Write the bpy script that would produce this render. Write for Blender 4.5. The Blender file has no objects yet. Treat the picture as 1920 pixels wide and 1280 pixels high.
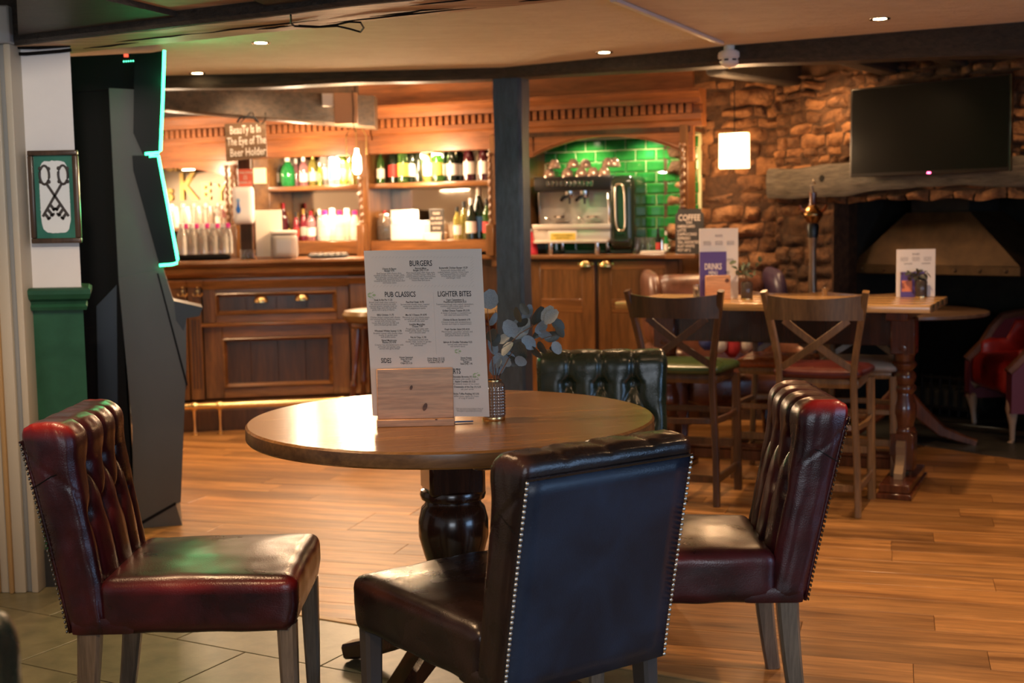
import bpy, bmesh, math, random
from mathutils import Vector, Matrix, noise
random.seed(7)
PI = math.pi
SC = bpy.context.scene
COL = SC.collection
# ---------------------------------------------------------------- camera
H = 1.42; FPX = 2400.0
TH = math.atan(225/2400); RO = 0.017
_c, _s, _cr, _sr = math.cos(TH), math.sin(TH), math.cos(RO), math.sin(RO)
CF = Vector((0, _c, -_s)); _u0 = Vector((0, _s, _c)); _r0 = Vector((1, 0, 0))
CR = _r0*_cr - _u0*_sr; CU = _u0*_cr + _r0*_sr
cam_d = bpy.data.cameras.new('camera'); cam = bpy.data.objects.new('camera', cam_d); COL.objects.link(cam)
M = Matrix((CR, CU, -CF)).transposed().to_4x4(); M.translation = Vector((0, 0, H)); cam.matrix_world = M
cam_d.sensor_width = 36; cam_d.lens = 36*FPX/1920; cam_d.clip_start = 0.05; cam_d.clip_end = 60
cam_d.dof.use_dof = True; cam_d.dof.focus_distance = 3.55; cam_d.dof.aperture_fstop = 3.6
SC.camera = cam
# ---------------------------------------------------------------- view, world, daylight
SC.view_settings.view_transform = 'Standard'; SC.view_settings.look = 'None'
SC.view_settings.gamma = 1; SC.view_settings.use_curve_mapping = False
SC.view_settings.exposure = 0.6
w = bpy.data.worlds.new('world'); SC.world = w; w.use_nodes = True
w.node_tree.nodes['Background'].inputs[0].default_value = (0.75, 0.62, 0.5, 1)
w.node_tree.nodes['Background'].inputs[1].default_value = 0.05
SC.cycles.max_bounces = 8; SC.cycles.transparent_max_bounces = 12; SC.cycles.transmission_bounces = 8
SC.cycles.caustics_reflective = False; SC.cycles.caustics_refractive = False
SC.cycles.sample_clamp_indirect = 4.0
def area(name, loc, target, size, sizey, power, col):
    l = bpy.data.lights.new(name, 'AREA'); l.shape = 'RECTANGLE'; l.size = size; l.size_y = sizey; l.energy = power; l.color = col
    o = bpy.data.objects.new(name, l); COL.objects.link(o); o.location = loc
    o.rotation_euler = (Vector(target)-Vector(loc)).to_track_quat('-Z', 'Y').to_euler(); return o
def point(name, loc, power, col, r=0.03):
    l = bpy.data.lights.new(name, 'POINT'); l.energy = power; l.color = col; l.shadow_soft_size = r
    o = bpy.data.objects.new(name, l); COL.objects.link(o); o.location = loc; return o
def spot(name, loc, target, power, col, ang=100, blend=.6, r=0.03):
    l = bpy.data.lights.new(name, 'SPOT'); l.energy = power; l.color = col; l.shadow_soft_size = r
    l.spot_size = math.radians(ang); l.spot_blend = blend
    o = bpy.data.objects.new(name, l); COL.objects.link(o); o.location = loc
    o.rotation_euler = (Vector(target)-Vector(loc)).to_track_quat('-Z', 'Y').to_euler(); return o
BWARM = (1.0, .72, .46)
WARM = (1.0, 0.62, 0.33); COOL = (0.52, 0.74, 1.0)
area('daylight_window_rear', (0.2, -2.7, 1.35), (0.2, 4, 1.0), 3.0, 1.2, 46, (.80, .88, 1.0))
area('daylight_window_side', (5.1, 0.9, 1.15), (0.2, 2.6, 0.8), 3.4, 1.3, 66, (.38, .62, 1.0))

# ---------------------------------------------------------------- geometry of sight lines (used only to read real positions)
def ray(x, y):
    return CF + CR*((x-960)/FPX) + CU*((640-y)/FPX)
def fz(x, y, z=0.0):
    d = ray(x, y); t = (z-H)/d.z; return Vector((d.x*t, d.y*t, z))
def at(x, y, Y):
    d = ray(x, y); t = Y/d.y; return Vector((d.x*t, Y, H+d.z*t))
class Frame:
    """a vertical plane in the room: origin, heading of its long direction"""
    def __init__(s, ox, oy, th):
        s.o = Vector((ox, oy, 0)); s.th = th
        s.u = Vector((math.cos(th), math.sin(th), 0)); s.v = Vector((-math.sin(th), math.cos(th), 0))
    def uz(s, x, y, v=0.0):
        d = ray(x, y); c = Vector((0, 0, H)); o = s.o + s.v*v
        t = (o-c).dot(s.v)/d.dot(s.v); p = c + d*t
        return (p-s.o).dot(s.u), p.z
    def U(s, x, v=0.0, y=400): return s.uz(x, y, v)[0]
    def Z(s, x, y, v=0.0): return s.uz(x, y, v)[1]
    def w(s, u, v, z): return s.o + s.u*u + s.v*v + Vector((0, 0, z))
# ---------------------------------------------------------------- mesh builder
class MB:
    def __init__(s): s.bm = bmesh.new()
    def _xf(s, vs, mat):
        if mat is not None: bmesh.ops.transform(s.bm, matrix=mat, verts=vs)
    def box(s, c, size, bevel=0, rot=None, seg=1):
        r = bmesh.ops.create_cube(s.bm, size=1); vs = r['verts']
        bmesh.ops.scale(s.bm, vec=size, verts=vs)
        if bevel > 0:
            es = list({e for v in vs for e in v.link_edges})
            rb = bmesh.ops.bevel(s.bm, geom=es, offset=bevel, segments=seg, affect='EDGES', profile=.5)
            vs = list({v for f in rb['faces'] for v in f.verts} | {v for v in vs if v.is_valid})
            # whole island
            st = list(vs); seen = set(st)
            while st:
                v = st.pop()
                for e in v.link_edges:
                    o = e.other_vert(v)
                    if o not in seen: seen.add(o); st.append(o)
            vs = list(seen)
        m = Matrix.Translation(Vector(c))
        if rot is not None: m = m @ (rot if isinstance(rot, Matrix) else Matrix.Rotation(rot, 4, 'Z'))
        s._xf(vs, m); return s
    def b2(s, x0, x1, y0, y1, z0, z1, bevel=0, seg=1):
        return s.box(((x0+x1)/2, (y0+y1)/2, (z0+z1)/2), (abs(x1-x0), abs(y1-y0), abs(z1-z0)), bevel, None, seg)
    def ring(s, pts): return [s.bm.verts.new(p) for p in pts]
    def skin(s, rings, closed=True, cap=True):
        n = len(rings[0])
        for a, b in zip(rings[:-1], rings[1:]):
            for i in range(n if closed else n-1):
                j = (i+1) % n
                try: s.bm.faces.new((a[i], a[j], b[j], b[i]))
                except ValueError: pass
        if cap:
            for r in (rings[0][::-1], rings[-1]):
                try: s.bm.faces.new(r)
                except ValueError: pass
    def lathe(s, prof, seg=20, c=(0, 0, 0), cap=True, flute=None):
        rings = []
        for r, z in prof:
            r = max(r, 1e-4); ps = []
            for i in range(seg):
                a = 2*PI*i/seg; rr = r*(1+(flute[1]*math.cos(flute[0]*a) if flute else 0))
                ps.append((c[0]+rr*math.cos(a), c[1]+rr*math.sin(a), c[2]+z))
            rings.append(s.ring(ps))
        s.skin(rings, True, cap); return s
    def tube(s, pts, r, seg=8, closed=False):
        pts = [Vector(p) for p in pts]; rings = []; n = len(pts)
        ref = Vector((0, 0, 1))
        for i, p in enumerate(pts):
            if closed: t = pts[(i+1) % n]-pts[i-1]
            else: t = pts[min(i+1, n-1)]-pts[max(i-1, 0)]
            t.normalize()
            if abs(t.dot(ref)) > .97: ref2 = Vector((1, 0, 0))
            else: ref2 = ref
            a = t.cross(ref2).normalized(); b = t.cross(a).normalized()
            rr = r[i] if isinstance(r, (list, tuple)) else r
            rings.append(s.ring([p + a*(rr*math.cos(2*PI*k/seg)) + b*(rr*math.sin(2*PI*k/seg)) for k in range(seg)]))
        if closed: s.skin(rings+[rings[0]], True, False)
        else: s.skin(rings, True, True)
        return s
    def sweep(s, pts, wd, hd, side=(1, 0, 0)):
        """rectangular section (wd along side, hd across) along points; wd/hd may be lists"""
        pts = [Vector(p) for p in pts]; n = len(pts); rings = []; side = Vector(side)
        for i, p in enumerate(pts):
            t = (pts[min(i+1, n-1)]-pts[max(i-1, 0)]).normalized()
            a = (side - t*side.dot(t)).normalized(); b = t.cross(a).normalized()
            W = (wd[i] if isinstance(wd, (list, tuple)) else wd)/2; D = (hd[i] if isinstance(hd, (list, tuple)) else hd)/2
            k = min(W, D)*.35
            sec = [(-W+k, -D), (W-k, -D), (W, -D+k), (W, D-k), (W-k, D), (-W+k, D), (-W, D-k), (-W, -D+k)]
            rings.append(s.ring([p + a*x + b*y for x, y in sec]))
        s.skin(rings); return s
    def prism(s, poly, a0, a1, axis='y'):
        """poly in the two other axes (x,z for y; y,z for x; x,y for z)"""
        def P(p, a):
            return {'y': (p[0], a, p[1]), 'x': (a, p[0], p[1]), 'z': (p[0], p[1], a)}[axis]
        A = s.ring([P(p, a0) for p in poly]); B = s.ring([P(p, a1) for p in poly])
        s.skin([A, B]); return s
    def rbox(s, c, size, r, n=(8, 8, 8), fn=None):
        """rounded box on a subdivided cube; fn(p, q) moves points (q = unit coords)"""
        hx, hy, hz = [v/2 for v in size]; verts = {}
        if not isinstance(r, (tuple, list)): r = (r, r, r)
        def sp(k, N, h, rr):
            # more points in the rounded rim
            t = -1+2*k/N; return h*t
        def V(i, j, k):
            key = (i, j, k)
            if key in verts: return verts[key]
            q = Vector((-1+2*i/n[0], -1+2*j/n[1], -1+2*k/n[2]))
            p = Vector((q.x*hx, q.y*hy, q.z*hz))
            inn = Vector((max(-hx+r[0], min(hx-r[0], p.x)), max(-hy+r[1], min(hy-r[1], p.y)), max(-hz+r[2], min(hz-r[2], p.z))))
            d = Vector(((p.x-inn.x)/r[0], (p.y-inn.y)/r[1], (p.z-inn.z)/r[2]))
            if d.length > 1e-9:
                m = max(abs(d.x), abs(d.y), abs(d.z)); d = d.normalized()*m
                p = inn + Vector((d.x*r[0], d.y*r[1], d.z*r[2]))
            if fn: p = fn(p, q)
            v = s.bm.verts.new(p + Vector(c)); verts[key] = v; return v
        N = n
        for (A, B, C) in ((0, 1, 2), (1, 2, 0), (2, 0, 1)):
            for side in (0, N[C]):
                for i in range(N[A]):
                    for j in range(N[B]):
                        q = []
                        for (di, dj) in ((0, 0), (1, 0), (1, 1), (0, 1)):
                            key = [0, 0, 0]; key[A] = i+di; key[B] = j+dj; key[C] = side; q.append(V(*key))
                        if side == 0: q = q[::-1]
                        s.bm.faces.new(q)
        return s
    def ball(s, c, r, seg=10, sc=(1, 1, 1)):
        m = Matrix.Translation(Vector(c)) @ Matrix.Diagonal((r*sc[0], r*sc[1], r*sc[2], 1))
        bmesh.ops.create_uvsphere(s.bm, u_segments=seg, v_segments=max(4, seg//2+1), radius=1, matrix=m); return s
    def build(s, name, mat, parent=None, smooth=True, kind=None, label=None, ang=40):
        bm = s.bm
        bmesh.ops.recalc_face_normals(bm, faces=bm.faces)
        if smooth:
            lim = math.radians(ang)
            for f in bm.faces: f.smooth = True
            for e in bm.edges:
                if len(e.link_faces) == 2 and e.calc_face_angle(0) > lim: e.smooth = False
        me = bpy.data.meshes.new(name); bm.to_mesh(me); bm.free(); me.materials.append(mat)
        o = bpy.data.objects.new(name, me); COL.objects.link(o)
        if parent is not None: o.parent = parent
        if kind: o['kind'] = kind
        if label: o['label'] = label
        return o
def inst(o, parent, loc=None, rz=None, scale=None, mat=None, name=None):
    c = o.copy(); COL.objects.link(c)
    if name: c.name = name
    c.parent = parent
    if loc is not None: c.location = loc
    if rz is not None: c.rotation_euler = (0, 0, rz)
    if scale is not None: c.scale = scale
    return c
def tag(o, label, cat, group=None):
    o['label'] = label; o['category'] = cat
    if group: o['group'] = group
    return o
def thing(name, label, cat, loc=(0, 0, 0), rz=0.0, group=None):
    o = bpy.data.objects.new(name, None); COL.objects.link(o); o.location = loc; o.rotation_euler = (0, 0, rz)
    o.empty_display_size = .1
    return tag(o, label, cat, group)
def dup(root, loc, rz, label, group=None):
    r = root.copy(); COL.objects.link(r); r.location = loc; r.rotation_euler = (0, 0, rz); r['label'] = label
    if group: r['group'] = group
    elif 'group' in r: pass
    for ch in list(root.children):
        c = ch.copy(); COL.objects.link(c); c.parent = r
        for g in ch.children:
            d = g.copy(); COL.objects.link(d); d.parent = c
    return r
def struct(o): o['kind'] = 'structure'; return o
def semp(name, loc=(0, 0, 0), rz=0):
    o = bpy.data.objects.new(name, None); COL.objects.link(o); o.location = loc; o.rotation_euler = (0, 0, rz); o['kind'] = 'structure'; return o
# ---------------------------------------------------------------- materials
def _new(name):
    m = bpy.data.materials.new(name); m.use_nodes = True; nt = m.node_tree
    return m, nt, nt.nodes['Principled BSDF']
def mat(name, col, rough=.5, metal=0, spec=.5, coat=0, trans=0, emis=None, es=0, alpha=1, ior=1.45):
    m, nt, b = _new(name)
    b.inputs['Base Color'].default_value = (*col, 1); b.inputs['Roughness'].default_value = rough
    b.inputs['Metallic'].default_value = metal; b.inputs['Specular IOR Level'].default_value = spec
    b.inputs['Coat Weight'].default_value = coat; b.inputs['Coat Roughness'].default_value = .12
    b.inputs['Transmission Weight'].default_value = trans; b.inputs['IOR'].default_value = ior
    if emis: b.inputs['Emission Color'].default_value = (*emis, 1); b.inputs['Emission Strength'].default_value = es
    return m
def _coords(nt, sc, rot=(0, 0, 0)):
    tc = nt.nodes.new('ShaderNodeTexCoord'); mp = nt.nodes.new('ShaderNodeMapping')
    mp.inputs['Scale'].default_value = sc; mp.inputs['Rotation'].default_value = rot
    nt.links.new(tc.outputs['Object'], mp.inputs['Vector']); return mp.outputs['Vector']
def _ramp(nt, fac, stops):
    r = nt.nodes.new('ShaderNodeValToRGB'); els = r.color_ramp.elements
    while len(els) < len(stops): els.new(.5)
    for e, (p, c) in zip(els, stops): e.position = p; e.color = (*c, 1)
    nt.links.new(fac, r.inputs[0]); return r.outputs[0]
def _noise(nt, vec, scale, detail=4, rough=.55, dist=0):
    n = nt.nodes.new('ShaderNodeTexNoise'); n.inputs['Scale'].default_value = scale; n.inputs['Detail'].default_value = detail
    n.inputs['Roughness'].default_value = rough; n.inputs['Distortion'].default_value = dist
    nt.links.new(vec, n.inputs['Vector']); return n.outputs['Fac']
def _bump(nt, b, h, strength, dist=.002):
    bp = nt.nodes.new('ShaderNodeBump'); bp.inputs['Strength'].default_value = strength; bp.inputs['Distance'].default_value = dist
    nt.links.new(h, bp.inputs['Height']); nt.links.new(bp.outputs[0], b.inputs['Normal']); return bp
def _mul(nt, a, b_, f=1.0, mode='MULTIPLY'):
    mx = nt.nodes.new('ShaderNodeMix'); mx.data_type = 'RGBA'; mx.blend_type = mode
    mx.inputs[0].default_value = f
    nt.links.new(a, mx.inputs[6])
    if isinstance(b_, tuple): mx.inputs[7].default_value = (*b_, 1)
    else: nt.links.new(b_, mx.inputs[7])
    return mx.outputs[2]
def wood(name, dark, light, axis='x', rough=.4, coat=0, scale=1.0, bump=.25, rand=0.0, rot=0):
    m, nt, b = _new(name)
    k = {'x': (1.2, 14, 14), 'y': (14, 1.2, 14), 'z': (14, 14, 1.2)}[axis]
    v = _coords(nt, tuple(q*scale for q in k), (0, 0, rot))
    if rand:
        oi = nt.nodes.new('ShaderNodeObjectInfo'); ad = nt.nodes.new('ShaderNodeVectorMath'); ad.operation = 'ADD'
        ml = nt.nodes.new('ShaderNodeMath'); ml.operation = 'MULTIPLY'; ml.inputs[1].default_value = 40
        nt.links.new(oi.outputs['Random'], ml.inputs[0]); nt.links.new(v, ad.inputs[0]); nt.links.new(ml.outputs[0], ad.inputs[1]); v = ad.outputs[0]
    n1 = _noise(nt, v, 1.0, 6, .62, .6); n2 = _noise(nt, v, 5.0, 3, .6)
    mid = tuple((a+c)/2 for a, c in zip(dark, light))
    c = _ramp(nt, n1, [(.28, dark), (.5, mid), (.72, light)])
    c2 = _ramp(nt, n2, [(.35, (.62, .62, .62)), (.62, (1.05, 1.05, 1.05))])
    c = _mul(nt, c, c2, .7)
    if rand:
        rr = _ramp(nt, oi.outputs['Random'], [(0, (1-rand, 1-rand*1.05, 1-rand*1.15)), (.5, (1, 1, 1)), (1, (1+rand*.5, 1+rand*.4, 1+rand*.2))])
        c = _mul(nt, c, rr, 1)
    nt.links.new(c, b.inputs['Base Color'])
    b.inputs['Roughness'].default_value = rough; b.inputs['Coat Weight'].default_value = coat; b.inputs['Coat Roughness'].default_value = .15
    _bump(nt, b, n2, bump, .0015); return m
def leather(name, base, worn, rough=.28, grain=260, coat=.15, edge=None):
    m, nt, b = _new(name)
    v = _coords(nt, (1, 1, 1)); n1 = _noise(nt, v, 5.5, 5, .6, .4)
    c = _ramp(nt, n1, [(.35, base), (.68, worn)]); nt.links.new(c, b.inputs['Base Color'])
    vo = nt.nodes.new('ShaderNodeTexVoronoi'); vo.inputs['Scale'].default_value = grain; nt.links.new(v, vo.inputs['Vector'])
    n3 = _noise(nt, _coords(nt, (1, 1, 5)), 22, 5, .6, .4)
    ad = nt.nodes.new('ShaderNodeMath'); ad.operation = 'ADD'; nt.links.new(vo.outputs['Distance'], ad.inputs[0])
    ml = nt.nodes.new('ShaderNodeMath'); ml.operation = 'MULTIPLY'; ml.inputs[1].default_value = 1.2; nt.links.new(n3, ml.inputs[0]); nt.links.new(ml.outputs[0], ad.inputs[1])
    _bump(nt, b, ad.outputs[0], .22, .0012)
    at_ = nt.nodes.new('ShaderNodeAttribute'); at_.attribute_name = 'wear'
    if edge:
        mx = nt.nodes.new('ShaderNodeMix'); mx.data_type = 'RGBA'; nt.links.new(at_.outputs['Fac'], mx.inputs[0]); nt.links.new(c, mx.inputs[6]); mx.inputs[7].default_value = (*edge, 1)
        nt.links.new(mx.outputs[2], b.inputs['Base Color'])
    r = _ramp(nt, n1, [(.3, (rough*.8,)*3), (.7, (rough*1.35,)*3)]); nt.links.new(r, b.inputs['Roughness'])
    b.inputs['Coat Weight'].default_value = coat; b.inputs['Coat Roughness'].default_value = .2
    return m
def mottled(name, a, c_, scale=6, rough=.7, bump=.3, bscale=30, dist=.004, stretch=(1, 1, 1), metal=0, spec=.5, coat=0):
    m, nt, b = _new(name); v = _coords(nt, stretch)
    n1 = _noise(nt, v, scale, 6, .6, .3); c = _ramp(nt, n1, [(.3, a), (.7, c_)]); nt.links.new(c, b.inputs['Base Color'])
    b.inputs['Roughness'].default_value = rough; b.inputs['Metallic'].default_value = metal; b.inputs['Specular IOR Level'].default_value = spec
    b.inputs['Coat Weight'].default_value = coat
    if bump: _bump(nt, b, _noise(nt, v, bscale, 5, .65), bump, dist)
    return m
m_floor = wood('oak floor boards', (.15, .058, .014), (.58, .285, .090), 'x', .44, .04, 1.0, .12, .34)
m_sub = mat('subfloor', (.05, .03, .02), .8)
m_tile = mottled('grey green slate', (.10, .095, .055), (.21, .19, .11), 7, .38, .25, 18, .003)
m_plaster = mottled('textured cream ceiling', (.74, .64, .49), (.84, .75, .60), 5, .8, 1.0, 11, .03, (1.3, 3.4, 1))
m_white = mottled('off white paint', (.80, .77, .75), (.87, .84, .81), 3, .6, .1, 40)
m_greenpaint = mottled('dark green gloss paint', (.010, .062, .030), (.020, .10, .052), 8, .35, .2, 60, .002)
m_beam = mottled('blackened beam', (.016, .013, .011), (.06, .045, .032), 9, .42, 1.0, 22, .012, (1, 6, 6))
m_beamlt = wood('pale worn underside with painted light', (.30, .18, .10), (.80, .58, .38), 'x', .5, 0, .8, .8)  # pale wood, lightened further to carry the glow from below
m_post = mottled('black timber with painted blue sheen', (.014, .030, .062), (.040, .072, .135), 9, .34, .8, 26, .006, (6, 6, 1.2))  # black paint; the blue window reflection is put into its colour
m_oak = wood('polished bar oak', (.10, .037, .010), (.32, .13, .038), 'x', .3, .35, 1.2, .15)
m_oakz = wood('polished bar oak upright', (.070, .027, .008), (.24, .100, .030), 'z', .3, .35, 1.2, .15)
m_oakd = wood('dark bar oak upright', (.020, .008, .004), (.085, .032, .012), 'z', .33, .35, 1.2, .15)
m_cornice = wood('gantry oak', (.13, .040, .011), (.30, .105, .032), 'x', .35, .2, 1.2, .12)
m_table = wood('round table oak veneer', (.20, .082, .020), (.40, .19, .056), 'x', .27, .15, 1.6, .22, 0, .35)
m_edge = wood('round table edge', (.12, .05, .018), (.28, .14, .05), 'x', .35, .1, 1.2, .1)
m_turned = wood('dark turned oak', (.022, .008, .004), (.07, .022, .009), 'z', .22, .5, 1.2, .1)
m_redoak = wood('red brown turned oak', (.05, .013, .006), (.15, .042, .016), 'z', .22, .5, 1.2, .1)
m_stool = wood('bar chair beech', (.15, .075, .026), (.32, .17, .065), 'z', .34, .25, 1.2, .12)
m_stoold = wood('bar chair dark beech', (.045, .02, .009), (.12, .055, .022), 'z', .33, .25, 1.2, .12)
m_hightop = wood('pale table top', (.46, .24, .08), (.74, .46, .20), 'x', .22, .4, 1.2, .12)
m_leg = wood('grey washed chair leg', (.13, .095, .065), (.27, .20, .14), 'z', .42, .1, 2.0, .3)
m_pine = wood('pine menu block', (.60, .28, .12), (.80, .46, .24), 'x', .45, .05, 1.6, .12)
m_knot = mottled('pine knot', (.06, .02, .01), (.2, .08, .03), 60, .5, 0)
m_red = leather('oxblood leather', (.020, .004, .006), (.075, .006, .010), .3, edge=(.34, .012, .010))
m_black = leather('near black leather', (.007, .005, .005), (.022, .009, .007), .25, edge=(.07, .022, .012))
m_green = leather('bottle green leather', (.010, .019, .012), (.028, .040, .022), .25)
m_redseat = leather('worn dark red vinyl', (.05, .010, .009), (.12, .020, .016), .3)
m_greenseat = leather('moss green vinyl', (.035, .060, .018), (.06, .095, .03), .28)
m_greyseat = leather('grey vinyl', (.22, .20, .17), (.34, .31, .27), .4)
m_tanseat = leather('tan vinyl', (.22, .05, .015), (.42, .12, .04), .25)
m_brownlea = leather('brown leather', (.06, .022, .012), (.20, .075, .04), .3)
m_brightred = leather('bright red leather', (.22, .008, .006), (.50, .03, .02), .32)
m_nail = mat('antique nail', (.30, .25, .18), .3, 1)
m_nailb = mat('bright nail', (.62, .60, .55), .25, 1)
m_brass = mat('brass', (.88, .62, .28), .26, 1)
m_steel = mat('polished steel', (.72, .68, .64), .16, 1)
m_steeld = mat('dark steel', (.12, .115, .11), .3, 1)
m_blk = mat('black plastic', (.010, .010, .011), .3)
m_blkm = mat('matt black', (.006, .005, .005), .6, 0, .2)
m_grey = mottled('grey cabinet laminate', (.085, .080, .072), (.105, .098, .088), 3, .45, .05, 40)
m_greyd = mat('charcoal cabinet laminate', (.03, .03, .032), .4)
m_screen = mat('screen glass', (.003, .003, .003), .35, 0, .12)
m_neon = mat('green light strip', (.1, 1, .5), .4, 0, .5, 0, 0, (.03, 1.0, .27), 9)
m_paper = mat('cream card', (.80, .70, .58), .6)
m_paperw = mat('white card', (.86, .80, .74), .6)
m_ink = mat('black ink', (.012, .010, .012), .6)
m_inkg = mat('grey ink', (.20, .17, .15), .6)
m_leafink = mat('pale green print', (.42, .50, .25), .6)
m_purple = mat('purple card', (.11, .075, .30), .55)
m_orange = mat('orange print', (.75, .25, .12), .55)
m_mirror = mat('bar mirror', (.46, .39, .31), .10, 1)
m_gold = mat('gold lettering', (.75, .52, .18), .3, .6)
m_tileg = mottled('green glazed tile', (.010, .105, .016), (.028, .20, .036), 9, .12, 0, coat=.3)
m_grout = mat('pale grout', (.62, .60, .34), .8)
m_stone = mottled('rubble stone', (.10, .038, .014), (.48, .22, .085), 11, .75, 1.0, 24, .045)
m_stone2 = mottled('dark rubble stone', (.04, .017, .008), (.26, .115, .045), 11, .75, 1.0, 24, .045)
m_mortar = mottled('sooty mortar', (.03, .014, .007), (.10, .045, .018), 20, .9, .8, 40, .01)
m_soot = mottled('sooty brick', (.008, .007, .005), (.022, .018, .010), 8, .85, .6, 25, .01)
m_hood = mottled('aged copper hood', (.05, .027, .012), (.11, .062, .028), 6, .55, .2, 20, .004, metal=.5)
m_slate = mottled('mantel timber', (.045, .040, .034), (.16, .135, .11), 9, .5, 1.0, 20, .015, (1, 6, 6))
m_glass = mat('clear glass', (1, .98, .95), .03, 0, .5, 0, .95)
m_lampshade = mat('lit pleated shade', (1, .8, .55), .6, 0, .5, 0, 0, (1, .62, .30), 3.2)
m_bulb = mat('warm bulb', (1, .8, .5), .4, 0, .5, 0, 0, (1, .70, .36), 40)
m_bulbs = mat('warm tube', (1, .8, .5), .4, 0, .5, 0, 0, (1, .74, .42), 12)
m_slatebd = mottled('chalkboard', (.035, .030, .026), (.06, .052, .045), 9, .7, .1)
m_chalk = mat('chalk lettering', (.80, .66, .54), .8)
m_signbd = wood('brown sign board', (.10, .05, .022), (.22, .12, .055), 'x', .6)
m_frame = wood('dark picture frame', (.035, .018, .01), (.10, .055, .03), 'z', .35, .2)
m_picg = mottled('green picture ground', (.02, .14, .10), (.05, .22, .15), 8, .3, 0)
m_picw = mat('white picture paint', (.88, .90, .88), .35)
m_picb = mat('dark key print', (.06, .05, .045), .5)
m_cream = mat('cream architrave', (.50, .44, .34), .45)
m_tan = mat('ochre architrave', (.42, .26, .11), .45)
m_bluegrey = mat('grey architrave', (.26, .27, .27), .45)
m_doorwood = wood('brown door', (.05, .02, .008), (.12, .05, .02), 'z', .4)
m_detector = mat('white detector plastic', (.82, .78, .76), .4)
m_leafa = mottled('grey blue leaf', (.15, .19, .21), (.34, .40, .42), 30, .42, .1, 90)
m_leafb = mottled('dark leaf', (.035, .045, .04), (.10, .10, .075), 30, .42, .1, 90)
m_leafc = mottled('grey green leaf', (.06, .09, .055), (.17, .20, .12), 30, .5, .1, 90)
m_stem = mat('brown stem', (.16, .08, .04), .6)
m_vase = mat('smoky ribbed glass', (.42, .31, .24), .12, .55, .5, 0, .6)
m_blackp = leather('scuffed black leather with painted blue sheen', (.007, .013, .030), (.020, .034, .068), .40, coat=.05)  # blue is daylight sheen put into the leather colour; scuffs follow below
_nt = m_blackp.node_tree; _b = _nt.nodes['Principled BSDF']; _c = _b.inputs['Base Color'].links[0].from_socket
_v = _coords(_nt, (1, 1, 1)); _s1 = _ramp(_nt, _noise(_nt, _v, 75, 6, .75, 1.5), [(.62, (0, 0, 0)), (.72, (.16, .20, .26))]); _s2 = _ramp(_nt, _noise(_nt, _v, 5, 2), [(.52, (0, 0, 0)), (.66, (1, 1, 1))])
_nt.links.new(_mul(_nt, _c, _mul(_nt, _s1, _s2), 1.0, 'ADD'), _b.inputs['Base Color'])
m_mach = mat('brushed machine steel', (.85, .76, .66), .30, .55)
def bottle_mat(n, c, r=.06, t=.75): return mat(n, c, r, 0, .5, .3, t)
m_bg = {'green': bottle_mat('green bottle glass', (.10, .26, .05)), 'dark': mat('dark bottle glass', (.012, .018, .010), .07, 0, .6, .5),
        'clear': bottle_mat('clear bottle glass', (.95, .90, .82)), 'yellow': bottle_mat('straw bottle glass', (.80, .68, .16)),
        'lime': bottle_mat('lime liquor', (.55, .85, .10)), 'emerald': bottle_mat('emerald bottle glass', (.06, .75, .18)),
        'pink': bottle_mat('pink liquor', (.95, .42, .45)), 'red': mat('red wine bottle', (.05, .006, .010), .08, 0, .6, .5),
        'rose': bottle_mat('rose liquor', (.85, .10, .16)), 'blue': bottle_mat('pale blue glass', (.55, .75, .85)), 'milk': mat('frosted white glass', (.93, .84, .72), .25, 0, .5, .2, .25)}
m_capr = mat('red foil', (.30, .01, .02), .3, .4); m_capw = mat('white cap', (.85, .78, .70), .4); m_capd = mat('black cap', (.02, .02, .02), .4)
m_capg = mat('gold foil', (.65, .40, .12), .3, 1); m_capp = mat('hot pink cap', (.75, .03, .28), .4)
m_label = mat('cream bottle label', (.80, .72, .62), .6); m_labely = mat('yellow label', (.75, .52, .08), .6)
m_labelr = mat('red label', (.5, .05, .04), .6); m_labelb = mat('blue label', (.10, .25, .55), .6)
m_cookie = mottled('biscuit crumbs', (.35, .14, .05), (.65, .35, .16), 60, .8, .5)

# added unseen spotlights that brighten the foreground, over the dining table and beside it
for q in ((-1.25, 3.75), (.62, 3.95), (1.9, 3.6), (3.4, 4.6), (3.2, 2.2), (-1.0, 1.6)):
    spot('room_fill_spot', (q[0], q[1], 2.27), (q[0], q[1], 0), 72, WARM, 125, .8, .035)

spot('wall_fill_spot', (-1.15, 3.2, 2.2), (-1.9, 5.05, 1.45), 38, (1, .84, .68), 70, .9, .05)  # added unseen spot that brightens the white wall pier
# ================================================================ text helper (flat lettering, 0.4 mm proud)
def text(name, body, size, mat_, parent, o, u, v, align='CENTER', sx=1.0, bold=0.0, ext=.0002, label=None, spacing=1.0, line=1.0):
    cu = bpy.data.curves.new(name, 'FONT'); cu.body = body; cu.size = size; cu.align_x = align; cu.align_y = 'CENTER'
    cu.offset = bold; cu.extrude = ext; cu.space_character = spacing; cu.space_line = line; cu.resolution_u = 2
    ob = bpy.data.objects.new(name, cu); COL.objects.link(ob)
    dg = bpy.context.evaluated_depsgraph_get(); me = bpy.data.meshes.new_from_object(ob.evaluated_get(dg))
    COL.objects.unlink(ob); bpy.data.objects.remove(ob)
    u = Vector(u).normalized(); v = Vector(v).normalized(); n = u.cross(v)
    for vt in me.vertices:
        p = vt.co.copy(); vt.co = Vector(o) + u*(p.x*sx) + v*p.y + n*p.z
    me.materials.clear(); me.materials.append(mat_)
    ob = bpy.data.objects.new(name, me); COL.objects.link(ob); ob.parent = parent
    if label: ob['label'] = label
    return ob
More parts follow.
